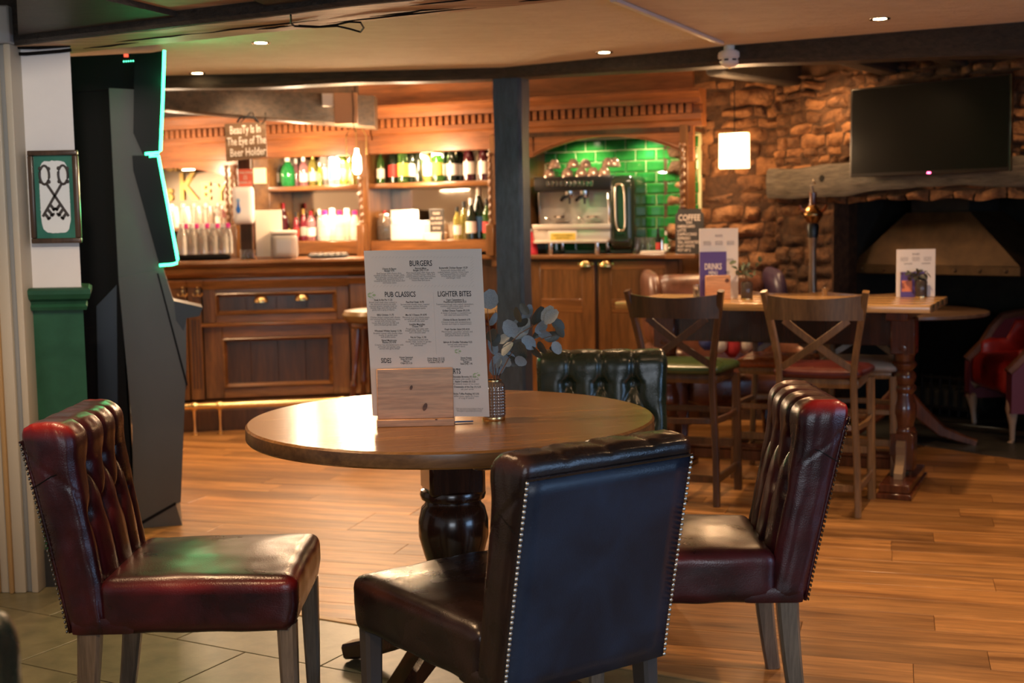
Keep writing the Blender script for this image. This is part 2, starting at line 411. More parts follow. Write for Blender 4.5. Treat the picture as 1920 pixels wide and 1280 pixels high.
# ================================================================ FLOOR
BD = Vector((1, -.545, 0)).normalized(); BN = Vector((.545, 1, 0)).normalized()   # tile/board boundary
BP = Vector((-.714, 4.533, 0))
def clip(poly, p, n, keep=1):
    out = []
    for i in range(len(poly)):
        a, b = poly[i], poly[(i+1) % len(poly)]; da = (a-p).dot(n)*keep; db = (b-p).dot(n)*keep
        if da >= 0: out.append(a)
        if da*db < 0: out.append(a+(b-a)*(da/(da-db)))
    return out
fl = MB().b2(-4.2, 6.0, -3.2, 11.6, -.10, -.010).build('floor', m_sub); struct(fl)
def plank_obj(poly, mt, name, org, ang):
    """one board or slab, its origin at its own corner, grain along its length"""
    R = Matrix.Rotation(-ang, 3, 'Z'); loc = [R @ (p-org) for p in poly]
    mb = MB(); A = mb.ring([(p.x, p.y, -.010) for p in loc]); B = mb.ring([(p.x, p.y, -.0008) for p in loc])
    cx = sum(p.x for p in loc)/len(loc); cy = sum(p.y for p in loc)/len(loc)
    C_ = mb.ring([(cx+(p.x-cx)*(1-.0016/max(.05, abs(p.x-cx))), cy+(p.y-cy)*(1-.0016/max(.03, abs(p.y-cy))), 0) for p in loc])
    mb.skin([A, B, C_]); o = mb.build(name, mt, fl, smooth=False); o.location = org; o.rotation_euler = (0, 0, ang); return o
pa = math.atan(-.30); pu = Vector((math.cos(pa), math.sin(pa), 0)); pv = Vector((-pu.y, pu.x, 0))
PW, PL = .178, 1.22
cnt = 0; po = Vector((-3, 3, 0))
rest = []
for r in range(-14, 46):
    off = random.random()*PL
    for c in range(-3, 9):
        a = po + pv*(r*PW) + pu*(c*PL+off)
        q = [a+pu*.0008+pv*.0008, a+pu*(PL-.0008)+pv*.0008, a+pu*(PL-.0008)+pv*(PW-.0008), a+pu*.0008+pv*(PW-.0008)]
        q = clip(q, BP, BN, 1)
        if len(q) < 3: continue
        for (p_, n_) in ((Vector((-2.9, 0, 0)), Vector((1, 0, 0))), (Vector((5.2, 0, 0)), Vector((-1, 0, 0))), (Vector((0, 9.25, 0)), Vector((0, -1, 0)))):
            q = clip(q, p_, n_, 1)
            if len(q) < 3: break
        if len(q) < 3: continue
        m_ = sum(q, Vector())/len(q)
        if abs(m_.x) > .40*m_.y+.9 or m_.y < 1.6: rest.append(q); continue
        plank_obj(q, m_floor, 'floor_plank', a, pa); cnt += 1
ta = math.atan(-.545); tu = Vector((math.cos(ta), math.sin(ta), 0)); tv = Vector((-tu.y, tu.x, 0))
TW, TL_ = .41, .62; cn2 = 0
for r in range(1, 12):
    for c in range(-8, 12):
        a = BP - tv*(r*TW) + tu*(c*TL_ + (.31 if r % 2 else 0)); g = .0022
        q = [a+tu*g+tv*g, a+tu*(TL_-g)+tv*g, a+tu*(TL_-g)+tv*(TW-g), a+tu*g+tv*(TW-g)]
        for (p_, n_) in ((Vector((-2.9, 0, 0)), Vector((1, 0, 0))), (Vector((4.5, 0, 0)), Vector((-1, 0, 0)))):
            q = clip(q, p_, n_, 1)
            if len(q) < 3: break
        if len(q) < 3: continue
        m_ = sum(q, Vector())/len(q)
        if m_.y < 1.4 or m_.y > 6 or m_.x > 2.6: continue
        plank_obj(q, m_tile, 'floor_tile', a, ta); cn2 += 1
st = MB(); st.box((0, 0, .001), (7.0, .030, .006), .0015)
o = st.build('threshold_strip', m_tan, fl); o.location = BP + BD*1.0; o.rotation_euler = (0, 0, ta)
print('planks', cnt, 'tiles', cn2)
# ================================================================ ROOM SHELL
struct(MB().b2(-3.05, -2.95, -3.2, 11.6, 0, 2.8).build('wall_left', m_white))
struct(MB().b2(5.25, 5.35, -3.2, 11.6, 0, 2.8).build('wall_right', m_mortar))
struct(MB().b2(-3.0, 5.3, 11.3, 11.4, 0, 2.8).build('wall_back', m_mortar))
struct(MB().b2(-3.0, 5.3, -3.2, -3.1, 0, 2.8).build('wall_rear', m_white))
# ceiling over the tables: between near beam and far beam
bA = [Vector((-3.2, 7.62, 0)), Vector((-1.77, 7.57, 0)), Vector((-.03, 7.46, 0)), Vector((1.19, 6.66, 0)), Vector((2.45, 6.0, 0)), Vector((5.3, 4.5, 0))]
mb = MB()
mb.prism([(-3.2, -3.2), (5.3, -3.2), (5.3, 4.45)] + [(p.x, p.y+.08) for p in bA[::-1]][1:], 2.30, 2.36, 'z')
struct(mb.build('ceiling', m_plaster, smooth=False))
struct(MB().b2(-3.2, 5.3, 4.4, 11.6, 2.46, 2.52).build('ceiling_far', mottled('warm ceiling paint', (.62, .50, .36), (.70, .58, .42), 4, .7, .3, 15, .006)))
beams = thing('ceiling_beam', 'long dark timber beam crossing the ceiling behind the spotlights, carried by the black post', 'beam')
# far beam: irregular soffit
zb = [2.225, 2.225, 2.240, 2.205, 2.150, 2.12]
mb = MB(); rings = []
N = 60
for i in range(N+1):
    t = i/N*(len(bA)-1); k = min(int(t), len(bA)-2); f = t-k
    p = bA[k].lerp(bA[k+1], f); z = zb[k]*(1-f)+zb[k+1]*f + .010*noise.noise(Vector((p.x*1.7, 3, 0)))
    d = Vector((.35, 1, 0)).normalized()
    w0 = .012*noise.noise(Vector((p.x*2.3, 9, 0)))
    rings.append(mb.ring([p+Vector((0, 0, 2.45)) - d*w0, p + Vector((0, 0, 2.30)) + d*w0, p + Vector((0, 0, z+.02)) - d*w0, p + d*.02 + Vector((0, 0, z)),
                          p+d*.20+Vector((0, 0, z+.004)), p+d*.22+Vector((0, 0, z+.03)), p+d*.22+Vector((0, 0, 2.45))]))
mb.skin(rings); mb.build('beam_face', m_beam, beams)
# short joists behind the far beam, above the fireplace
for i, (x0, y0, x1, y1, wd) in enumerate([(1340, 140, 1560, 172, .14), (1590, 120, 1700, 150, .13), (1760, 112, 1830, 140, .12)]):
    a = fz(x0, y0, 2.30); b = fz(x1, y1, 2.30); d = (b-a).normalized(); 
    b = a + d*2.4
    if b.y > 9.4: b = a + d*((9.4-a.y)/d.y)
    o = MB().box(((a+b)/2+Vector((0, 0, .08))), ((b-a).length, wd, .16), .015, math.atan2(d.y, d.x)).build('ceiling_joist', m_beam)
    tag(o, ['rough dark joist running from the far beam towards the corner by the lit shade', 'dark joist above the left end of the black television', 'dark joist above the right half of the black television'][i], 'beam', 'joists above the fireplace')
# near beam
nb = thing('near_beam', 'broad blackened beam across the top left with a pale cracked underside', 'beam')
A0, A1 = Vector((-2.9, 5.50, 0)), Vector((3.0, 2.30, 0)); dd = (A1-A0).normalized(); nn = Vector((-dd.y, dd.x, 0))
if nn.y < 0: nn = -nn
mb = MB(); rings = []
for i in range(61):
    p = A0.lerp(A1, i/60); zz = 2.12 + .006*noise.noise(Vector((i*.23, 1, 5))); e = .008*noise.noise(Vector((i*.3, 7, 2)))
    rings.append(mb.ring([p+Vector((0, 0, 2.32)), p+nn*e+Vector((0, 0, zz+.012)), p+nn*(.012+e)+Vector((0, 0, zz)), p+nn*.32+Vector((0, 0, zz+.004)), p+nn*(.335+e)+Vector((0, 0, zz+.016)), p+nn*.34+Vector((0, 0, 2.32))]))
mb.skin(rings); mb.build('beam_body', m_beam, nb)
mb = MB(); rings = []
for i in range(61):
    p = A0.lerp(A1, i/60); zz = 2.118 + .006*noise.noise(Vector((i*.23, 1, 5))); e = .010*noise.noise(Vector((i*.5, 17, 2)))
    rings.append(mb.ring([p+nn*(.03+e)+Vector((0, 0, zz)), p+nn*(.31+e)+Vector((0, 0, zz+.003)), p+nn*(.31+e)+Vector((0, 0, zz+.02)), p+nn*(.03+e)+Vector((0, 0, zz+.02))]))
mb.skin(rings); mb.build('beam_underside', m_beamlt, nb, label='pale cracked wood underside')
# cracks as thin dark splits in the underside
mb = MB()
for k in range(12):
    t0 = .18+.045*k+random.uniform(-.02, .02); L = random.uniform(.15, .6); o_ = random.uniform(.06, .28); pts = []
    for j in range(7):
        s_ = t0*(A1-A0).length + L*j/6
        pts.append(A0+dd*s_+nn*(o_+.02*noise.noise(Vector((k*3, j*.6, 0))))+Vector((0, 0, 2.1165)))
    mb.tube(pts, [.0005, .002, .003, .0035, .003, .002, .0005], 5)
mb.build('crack', m_blkm, nb)
# near joists, from near beam towards the viewer
tag(MB().prism([tuple(p.xy) for p in (fz(545, 30, 2.15), fz(735, 8, 2.15), fz(735, -60, 2.15), fz(330, -60, 2.15))], 2.15, 2.31, 'z').build('joist', m_beam, smooth=False), 'dark joist meeting the near beam, right of the green glow', 'beam', 'joists in front of the near beam')
tag(MB().prism([tuple(p.xy) for p in (fz(35, 84, 2.15), fz(395, 46, 2.15), fz(160, -8, 2.15), fz(30, -40, 2.15))], 2.15, 2.31, 'z').build('joist', m_beam, smooth=False), 'wide dark joist in the top left corner above the white wall pier', 'beam', 'joists in front of the near beam')
mbw = MB(); 
mbw.prism([tuple(p.xy) for p in (fz(160, -8, 2.17), fz(395, 46, 2.17), fz(560, 30, 2.17), fz(330, -60, 2.17))], 2.17, 2.20, 'z')
tag(mbw.build('ceiling_board', m_beamlt, smooth=False), 'pale wooden ceiling board between two dark joists, catching green light', 'board')
# dangling wire loop on beam
L0 = [fz(545, 28, 2.11), fz(546, 44, 2.10), fz(552, 49, 2.10), fz(590, 51, 2.095), fz(632, 49, 2.09), fz(655, 54, 2.085), fz(676, 60, 2.08), fz(682, 52, 2.08), fz(676, 42, 2.085), fz(655, 41, 2.09), fz(632, 46, 2.095), fz(600, 50, 2.10), fz(560, 48, 2.105)]
tag(MB().tube(L0, .0035, 6).build('wire_loop', m_blkm), 'black wire looped and stapled under the near beam', 'cable')
# wall pier with picture + dado
pier = semp('wall_pier', (-1.90, 5.02, 0), 0)
MB().prism([(-.20, 0), (.215, 0), (.10, .32), (-.20, .32)], 0, 2.14, 'z').build('plaster', m_white, pier, smooth=False)
MB().prism([(-.20, -.012), (.222, -.012), (.105, .32), (-.20, .32)], 0, 1.14, 'z').build('dado_panel', m_greenpaint, pier, label='dark green painted dado')
mb = MB()
prof = [(0, 1.105), (.020, 1.105), (.026, 1.118), (.018, 1.128), (.022, 1.140), (.040, 1.150), (.048, 1.168), (.048, 1.184), (.036, 1.192), (0, 1.194)]
A = [(-.20, -.012-d, z) for d, z in prof]; B = [(.222+d, -.012-d, z) for d, z in prof]; C_ = [(.105+d, .32, z) for d, z in prof]
mb.skin([mb.ring(A), mb.ring(B), mb.ring(C_)]); mb.build('dado_rail', m_greenpaint, pier, smooth=False, label='moulded green dado rail')
MB().prism([(-.20, -.026), (.234, -.026), (.112, .32), (-.20, .32)], 0, .15, 'z').build('skirting', m_greyd, pier, smooth=False)
mb = MB(); mb.tube([(-.215, -.012, 2.12), (-.19, -.014, 2.105), (-.1, -.015, 2.095), (.05, -.015, 2.092), (.18, -.015, 2.10), (.225, -.012, 2.105)], .007, 6)
mb.tube([(-.215, -.018, 2.35), (-.217, -.020, 2.2), (-.215, -.014, 2.12)], .007, 6)
mb.tube([(-.21, -.02, 2.14), (-.1, -.024, 2.118), (.1, -.024, 2.113), (.225, -.02, 2.12)], .006, 6)
tag(mb.build('cable_run', m_blkm), 'bunch of black cables clipped along the top of the white wall pier', 'cable')
bpy.data.objects['cable_run'].location = (-1.90, 5.02, 0)
# door frame at far left
df = semp('door_1', (-2.0, 4.94, 0), 0)
for (x0, x1, y, mt, nm) in [(-.16, -.10, .03, m_doorwood, 'door_leaf'), (-.10, -.055, -.01, m_bluegrey, 'architrave'), (-.055, -.025, -.03, m_tan, 'architrave'), (-.025, .012, -.018, m_cream, 'architrave'),
                            (.012, .030, -.034, m_tan, 'architrave'), (.030, .075, -.024, m_cream, 'architrave'), (.075, .098, -.010, m_bluegrey, 'architrave'), (.098, .125, -.026, m_cream, 'architrave')]:
    MB().b2(x0-(.9 if nm == 'door_leaf' else 0), x1, y, .10, 0, 2.12-(0 if x1 < .1 else 0), .005, 2).build(nm, mt, df)
MB().b2(-1.05, .13, -.04, .10, 2.12, 2.26, .006).build('lintel', m_bluegrey, df)
MB().b2(-1.04, -.112, .022, .034, .0, .20, .003).build('kickplate', m_brass, df)
# picture
Zp = lambda y: at(100, y, 5.0).z
pc = thing('framed_picture', 'framed print of two crossed dark keys on the white wall pier', 'picture', (-1.87, 5.0, 1.35))
def pk(x, y): p = at(x, y, 4.985); return (p.x+1.87, p.z-1.35)
P = [pk(50, 279), pk(144, 284), pk(150, 455), pk(58, 457)]
x0, x1 = (P[0][0]+P[3][0])/2, (P[1][0]+P[2][0])/2; z1, z0 = (P[0][1]+P[1][1])/2, (P[2][1]+P[3][1])/2
bw = .020
for i, (a, b, c, d) in enumerate([(x0, x1, z1-bw, z1), (x0, x1, z0, z0+bw), (x0, x0+bw, z0+bw, z1-bw), (x1-bw, x1, z0+bw, z1-bw)]):
    MB().b2(a, b, -.016, .012, c, d, .005, 2).build('frame_rail', m_frame, pc)
MB().b2(x0+bw*.6, x1-bw*.6, .0, .008, z0+bw*.6, z1-bw*.6).build('picture_ground', m_picg, pc, label='green ground')
cx, cz = (x0+x1)/2, (z0+z1)/2; ww, hh = (x1-x0)/2-bw-.018, (z1-z0)/2-bw-.020
mb = MB(); pts = []
for i in range(90):
    a = 2*PI*i/90; ca, sa = math.cos(a), math.sin(a)
    r_ = (abs(ca/ww)**5+abs(sa/hh)**5)**(-.2)*(1+.035*noise.noise(Vector((i*.9, 0, 3))))
    pts.append((cx+r_*ca, cz+r_*sa))
mb.prism(pts, -.0012, .0004, 'y'); mb.build('picture_white', m_picw, pc, smooth=False, label='ragged white painted area')
mb = MB()
for sg in (-1, 1):
    bx, bz = cx-sg*.036, cz+.085
    mb.tube([(bx+.018*math.cos(a), -.002, bz+.036*math.sin(a)) for a in [2*PI*k/20 for k in range(20)]], .0052, 5, True)
    for a in (.6, 2.5, 3.8, 5.6): mb.ball((bx+.021*math.cos(a), -.002, bz+.042*math.sin(a)), .008, 6, (1, .3, 1))
    mb.sweep([(bx+sg*.008, -.002, bz-.036), (cx+sg*.050, -.002, cz-.075)], .003, .010, (0, 1, 0))
    for k, (t, L) in enumerate([(.62, .030), (.76, .036), (.90, .030)]):
        q = Vector((bx+sg*.008, -.0025, bz-.036)).lerp(Vector((cx+sg*.050, -.0025, cz-.075)), t)
        mb.sweep([q, q+Vector((-sg*L*.62, 0, -L*.8))], .003, .011, (0, 1, 0))
        mb.sweep([q+Vector((-sg*L*.30, 0, -L*.75)), q+Vector((-sg*L*.75, 0, -L*.5))], .003, .008, (0, 1, 0))
mb.build('key_print', m_picb, pc, label='two crossed dark keys')
# ================================================================ BLACK POST
pp = thing('timber_post', 'square black timber post with worn chamfered corner, standing between bar and coffee station', 'post', (at(962, 400, 7.55).x, 7.55, 0), -.30)
mb = MB(); rings = []
for i in range(40):
    z = 2.26*i/39; e = .004*noise.noise(Vector((0, z*3, 1))); h = .082+e
    rings.append(mb.ring([(-h, -h, z), (h-.018, -h-e, z), (h, -h+.018, z), (h+e, h, z), (-h+e, h, z)]))
mb.skin(rings); mb.build('shaft', m_post, pp)
# ================================================================ DOWNLIGHTS, DETECTOR
dl = None
for i, (x, y, lab) in enumerate([(489, 80, 'ceiling spotlight near the cracked beam, above the bar end'), (370, 137, 'farthest left ceiling spotlight, beside the green strip'),
                                 (1133, 98, 'ceiling spotlight in the middle, just right of the black post'), (1650, 35, 'ceiling spotlight at upper right, above the television')]):
    p = fz(x, y, 2.30)
    if dl is None:
        dl = thing('ceiling_spotlight', lab, 'light', p, 0, 'recessed ceiling spotlights')
        MB().lathe([(.030, -.002), (.045, -.004), (.047, -.001), (.047, .002), (.030, .002)], 24, cap=False).build('bezel', m_steel, dl)
        MB().lathe([(.0, -.0015), (.030, -.0015), (.030, .001), (.0, .001)], 20).build('lamp', m_bulb, dl)
    else: dup(dl, p, 0, lab)
    spot('spot_lamp', p-Vector((0, 0, .03)), p-Vector((0, 0, 2)), 60, WARM, 120, .7)
dp = fz(1368, 86, 2.30)
sd = thing('smoke_detector', 'white domed smoke detector hanging below the ceiling by the far beam', 'smoke detector', dp)
MB().lathe([(.030, 0), (.030, -.022), (.046, -.026), (.046, -.032), (.0, -.032)], 24).build('mount', m_detector, sd)
MB().lathe([(.0, -.030), (.056, -.032), (.060, -.045), (.060, -.062), (.052, -.068), (.052, -.080), (.044, -.095), (.022, -.108), (.0, -.111)], 28).build('dome', m_detector, sd)
mb = MB()
for a in range(8):
    an = a*PI/4+.3; mb.box((.0535*math.cos(an), .0535*math.sin(an), -.074), (.006, .022, .008), .001, an)
mb.build('vent_slots', m_blkm, sd)
MB().lathe([(.007, -.106), (.007, -.116), (.0, -.118)], 10).build('indicator', m_brass, sd)
a, b = fz(1150, -4, 2.30), fz(1352, 78, 2.30)
tag(MB().sweep([a+Vector((0, 0, -.008)), b+Vector((0, 0, -.008))], .028, .016, (1, 0, 0)).build('cable_trunking', m_detector), 'white cable trunking running along the ceiling to the smoke detector', 'trunking')
# ================================================================ FRUIT MACHINE
AY = 5.96
FA = Frame(-1.85, AY, .27)
def ax(x, y, Y=AY): u_, z_ = FA.uz(x, y, Y-AY); return (u_-1.85, z_)
arc = thing('arcade_machine', 'tall grey and black gaming machine edged with a glowing green strip', 'gaming machine', (-1.85, AY, 0), .27)
def AP(pl, y0, y1, nm, mt, lab=None, par=None, sm=False):
    pl = [(ax(*p)[0]+1.85, ax(*p)[1]) for p in pl]
    pl = [(x, max(.0, z)) for x, z in pl]
    return MB().prism(pl, y0, y1, 'y').build(nm, mt, arc if par is None else par, smooth=sm, label=lab)
AP([(204, 165), (262, 168), (272, 288), (282, 300), (308, 495), (306, 512), (222, 520)], 0, .52, 'upper_cabinet', m_grey)
AP([(222, 520), (306, 504), (326, 566), (340, 590), (349, 600), (349, 690), (339, 940), (329, 944), (342, 990), (251, 990), (248, 800)], -.01, .54, 'lower_cabinet', m_grey)
AP([(326, 564), (380, 576), (374, 592), (350, 596), (344, 620), (330, 600)], -.012, .26, 'button_shelf', m_greyd)
for i, pl in enumerate([[(294, 512), (297, 512), (352, 720), (349, 724)], [(249, 985), (329, 940), (330, 945), (252, 990)]]):
    AP(pl, -.0125, .0, 'panel_joint', m_blkm)
AP([(120, 170), (206, 165), (224, 520), (252, 992), (120, 992)], .06, .56, 'rear_cabinet', m_blkm)
AP([(120, 104), (300, 95), (298, 160), (206, 166), (120, 172)], .05, .54, 'top_sign_box', m_blkm)
AP([(180, 575), (218, 535), (221, 860), (186, 880)], .045, .06, 'cash_door', mat('dark blue laminate', (.02, .03, .045), .35))
AP([(252, 105), (305, 96), (299, 287), (268, 290), (250, 250)], -.02, .50, 'upper_screen', m_screen)
AP([(248, 292), (297, 291), (333, 490), (299, 497), (250, 320)], -.02, .50, 'lower_screen', m_screen)
def nst(pts):
    q = [(ax(*p)[0]+1.85, ax(*p)[1]) for p in pts]
    return MB().tube([(x, -.028, z) for x, z in q], .0065, 8).build('light_strip', m_neon, arc, label='glowing green strip')
nst([(308, 96), (305, 190), (301, 283), (297, 287), (272, 289)])
nst([(280, 293), (297, 293), (304, 330), (319, 410), (333, 486), (331, 493), (324, 495), (299, 497)])
mb = MB()
for k in range(5):
    x, z = ax(232+k*4.4, 114.5-.3*k, AY+.03); mb.ball((x+1.85, .045, z), .0035, 6)
mb.build('indicator_lamp', mat('small green lamps', (.05, .5, .3), .4, emis=(.1, 1, .5), es=3), arc)
x, z = ax(236, 101, AY); MB().b2(x+1.84, x+1.86, .045, .052, z-.008, z+.006, .001).build('red_lamp', mat('small red lamp', (.5, .05, .03), .4, emis=(1, .1, .05), es=1.2), arc)

for q in ((290, 150), (312, 400)):
    u_, z_ = FA.uz(q[0]+16, q[1], -.06); p_ = FA.w(u_+.03, -.06, z_); point('strip_glow', p_, 1.6, (.05, 1, .35), .05)
# ================================================================ BACK BAR (one long oak gantry)
FB = Frame(-1.08, 9.55, math.atan(-.42)); RB = FB.th
U = lambda x, v=0.0, y=350: FB.uz(x, y, v)[0]
Zb = lambda x, y, v=0.0: FB.uz(x, y, v)[1]
bb = thing('bar_gantry', 'long carved oak bar gantry with dentil cornice, twisted columns and mirrored shelves', 'bar gantry', FB.o, RB)
uL, uM, uP, uR = U(290), U(694), U(962), U(1303)
u680, u700, u922, u990, u1275, u1300 = U(678), U(697), U(922), U(984), U(1276), U(1306)
prof = [(0, 2.03), (-.012, 2.03), (-.012, 2.06), (-.03, 2.075), (-.03, 2.112), (.012, 2.113), (.012, 2.178), (-.045, 2.180), (-.05, 2.21), (-.075, 2.235), (-.09, 2.25), (-.09, 2.27), (.10, 2.275), (.10, 2.03)]
def moulding(nm, u0, u1, pr=prof, mt=m_cornice, par=bb, lab=None):
    mb = MB(); mb.skin([mb.ring([(u0, d, z) for d, z in pr]), mb.ring([(u1, d, z) for d, z in pr])]); return mb.build(nm, mt, par, smooth=False, label=lab)
moulding('cornice', uL-.3, U(700)); moulding('cornice', U(703), u922+.02); moulding('cornice', u922+.02, U(1312)+.02)
# dentils
dm = None; u = uL-.2
while u < U(1308):
    o_ = (u, -.016, 2.1455)
    if dm is None:
        dm = MB().box((0, 0, 0), (.033, .050, .064), .003).build('dentil', m_cornice, bb, smooth=False); dm.location = o_
    else: inst(dm, bb, o_)
    u += .052
moulding('fascia', uL-.3, u922, [(0, 1.93), (-.008, 1.935), (-.008, 2.03), (.03, 2.03), (.03, 1.93)])
MB().b2(u700-.1, U(1298), .02, .06, 2.27, 2.455).build('upper_panel', m_cornice, bb, label='plain oak boarding above the cornice')
MB().b2(uL-.3, u700, .03, .08, 2.27, 2.455).build('upper_panel', m_oakd, bb)
# header over left niche: shallow arch
mb = MB(); a0, a1 = U(285), U(428); c_ = U(322); pts = [(uL-.3, 1.94), (U(444), 1.94), (U(444), 1.78)]
for k in range(13):
    t = k/12; uu = U(440)*(1-t)+(uL-.3)*t; pts.append((uu, 1.885-.10*((uu-c_)/(U(440)-c_))**2))
mb.prism(pts, -.002, .03, 'y'); mb.build('arched_header', m_cornice, bb, smooth=False)
# coffee niche header with arch
mb = MB(); zt = 2.035; pts = [(u990-.05, zt), (u1300-.02, zt), (u1300-.02, 1.80)]
ua, ub = U(984), U(1280); uc = (U(1135))
pts.append((ub, 1.80))
for k in range(21):
    t = k/20; uu = ub*(1-t)+ua*t; q = (uu-uc)/((ub-ua)/2); pts.append((uu, 1.985-.135*min(1, q*q)))
pts += [(ua, 1.82), (u990-.05, 1.82)]
mb.prism(pts, -.004, .035, 'y'); mb.build('arched_header', m_cornice, bb, smooth=False, label='oak header cut to a shallow arch above the green tiles')
for sg in (-1, 1):   # spandrel mouldings
    pts = []
    for k in range(9):
        q = (.42+.50*k/8)*sg; pts.append((uc+q*(ub-ua)/2, -.008, 2.0-.13*q*q))
    MB().tube(pts, .007, 6).build('spandrel_moulding', m_cornice, bb)
    uo = uc+sg*.93*(ub-ua)/2
    MB().tube([pts[0][:2]+(2.01,), (uo, -.008, 2.01), (uo, -.008, 1.89)], .006, 6).build('spandrel_moulding', m_cornice, bb)
# uprights / pilasters
def upright(u0, u1, z0, z1, v0=-.02, v1=.34, mt=m_oakz, nm='upright'):
    return MB().b2(u0, u1, v0, v1, z0, z1, .004).build(nm, mt, bb)
upright(U(676), U(692), 1.18, 2.03); upright(U(921), U(933), 1.1, 2.03)
upright(U(1276), U(1292), 1.18, 2.04, -.03, .17)
upright(U(440), U(452), 1.2, 1.95, .0, .34); upright(U(472), U(502), 1.2, 1.95, .02, .34, mottled('old brass faced oak', (.08, .035, .012), (.25, .12, .04), 8, .35, .3))
upright(u990-.10, u990, 1.18, 2.04, -.02, .40)
MB().b2(U(476), U(498), -.005, .02, 1.74, 1.86, .003).build('pale_panel', mat('pale card', (.9, .75, .5), .5), bb)  # plain pale card on the upright
# twisted columns
def twist(u, z0, z1, r, v=-.055, nm='twisted_column'):
    mb = MB(); n = int((z1-z0)/.006); rings = []
    for i in range(n+1):
        z = z0+(z1-z0)*i/n; ps = []
        for k in range(12):
            a = 2*PI*k/12; tw = a-(z*2*PI/.055); rr = r*(1+.22*math.cos(tw)); ps.append((u+rr*math.cos(a), v+rr*math.sin(a), z))
        rings.append(mb.ring(ps))
    mb.skin(rings)
    for zz in (z0, z1): mb.lathe([(r*1.1, -.012), (r*1.5, -.006), (r*1.5, .006), (r*1.1, .012)], 12, (u, v, zz))
    mb.build(nm, m_oakz, bb)
twist(U(683), Zb(683, 418), Zb(683, 335), .014); twist(U(925), Zb(925, 420), Zb(925, 290), .014)
twist(U(1284), Zb(1284, 388), Zb(1284, 272), .016); twist(U(433), Zb(433, 418), Zb(433, 312), .014); twist(U(443), Zb(443, 418), Zb(443, 312), .014)
for x_ in (683, 925):
    MB().b2(U(x_)-.03, U(x_)+.03, -.085, -.02, 1.18, Zb(x_, 420), .004).build('column_block', m_oakz, bb)
MB().b2(U(430), U(452), -.085, .0, 1.18, Zb(440, 422), .004).build('column_block', m_oakz, bb)
# mirrors behind
VM = .34
MB().b2(uL-.3, U(440, VM), VM, VM+.01, 1.2, 1.96).build('mirror', m_mirror, bb, smooth=False)
MB().b2(U(500, VM), U(684, VM), VM, VM+.01, 1.2, 1.96).build('mirror', m_mirror, bb, smooth=False)
MB().b2(U(692, VM), U(925, VM), VM, VM+.01, 1.2, 1.96).build('mirror', m_mirror, bb, smooth=False)
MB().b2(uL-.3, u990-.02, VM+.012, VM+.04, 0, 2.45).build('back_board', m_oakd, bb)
# fine shelves
ZS = Zb(590, 348); ZM = Zb(800, 341)
ZS = ZM = (ZS+ZM)/2
MB().b2(U(503), U(680), .0, VM, ZS-.035, ZS, .005, 2).build('shelf', m_oak, bb, label='upper left shelf')
MB().b2(U(692), U(921), .0, VM, ZM-.035, ZM, .005, 2).build('shelf', m_oak, bb, label='upper middle shelf')
ZL = Zb(800, 450); ZLL = Zb(590, 452)
MB().b2(U(692), U(921), .0, VM, ZL-.085, ZL, .004).build('ledge', m_oak, bb, label='lower middle ledge with bright oak front')
MB().b2(U(478), U(676), .0, VM, ZLL-.10, ZLL, .004).build('ledge', m_oak, bb)
MB().b2(uL-.3, u990-.08, -.03, VM, 1.155, 1.185, .005, 2).build('back_counter', m_oak, bb)
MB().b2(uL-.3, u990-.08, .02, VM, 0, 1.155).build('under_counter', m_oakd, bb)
# warm lamps tucked under the cornice
def tubelamp(u0, u1, z, v=.12, p=8):
    o = MB().b2(u0, u1, v, v+.03, z-.010, z, .004, 2).build('strip_lamp', m_bulbs, bb, label='glowing lamp under the cornice')
    c = FB.w((u0+u1)/2, v, z-.03); l = area('shelf_light', c, c-Vector((0, 0, 1))-FB.v*.15, abs(u1-u0), .06, p, BWARM); return o
tubelamp(U(610), U(642), 1.945, .10, 13); tubelamp(U(775), U(815), 1.945, .10, 13); tubelamp(U(325), U(345), 1.88, .12, 10)
for x_ in (625, 790):
    c = FB.w(U(x_), .10, ZS-.045); area('shelf_light', c, c-Vector((0, 0, 1)), .30, .05, 9, BWARM)  # added light under the shelves, no lamp body there
point('bar_glow', FB.w(U(600), -.30, 1.86), 20, BWARM, .06); point('bar_glow', FB.w(U(380), -.35, 1.86), 16, BWARM, .06); point('bar_glow', FB.w(U(810), -.35, 1.90), 16, BWARM, .06)
# green tiled niche
VN = .40
MB().b2(u990-.05, U(1286), VN, VN+.03, 1.18, 2.05).build('niche_back', m_grout, bb, smooth=False)
MB().b2(u990-.02, u1300-.04, -.02, VN, 2.0, 2.03).build('niche_top', m_oakd, bb)
tw_, th_ = .150, .079; tm = None; r = 0; z = 1.20
while z < 1.98:
    uu = u990-.06 + (tw_/2 if r % 2 else 0)
    while uu < U(1282):
        L = min(tw_, U(1282)-uu)
        if L > .05:
            full = abs(L-tw_) < 1e-6
            if full and tm is not None: inst(tm, bb, (uu+tw_/2, VN, z+th_/2))
            else:
                mb = MB(); a, b_ = L/2-.0022, th_/2-.0022; k = .011
                lo = mb.ring([(-a, 0, -b_), (a, 0, -b_), (a, 0, b_), (-a, 0, b_)]); mi = mb.ring([(-a, -.004, -b_), (a, -.004, -b_), (a, -.004, b_), (-a, -.004, b_)])
                up = mb.ring([(-a+k, -.009, -b_+k), (a-k, -.009, -b_+k), (a-k, -.009, b_-k), (-a+k, -.009, b_-k)]); mb.skin([lo, mi, up])
                o = mb.build('green_tile', m_tileg, bb, smooth=False); o.location = (uu+L/2, VN, z+th_/2)
                if full: tm = o
        uu += tw_
    z += th_; r += 1
for x_ in (1070, 1190): spot('niche_spot', FB.w(U(x_), .20, 1.985), FB.w(U(x_), .42, 1.3), 14, (1, .84, .55), 140, .8, .02)
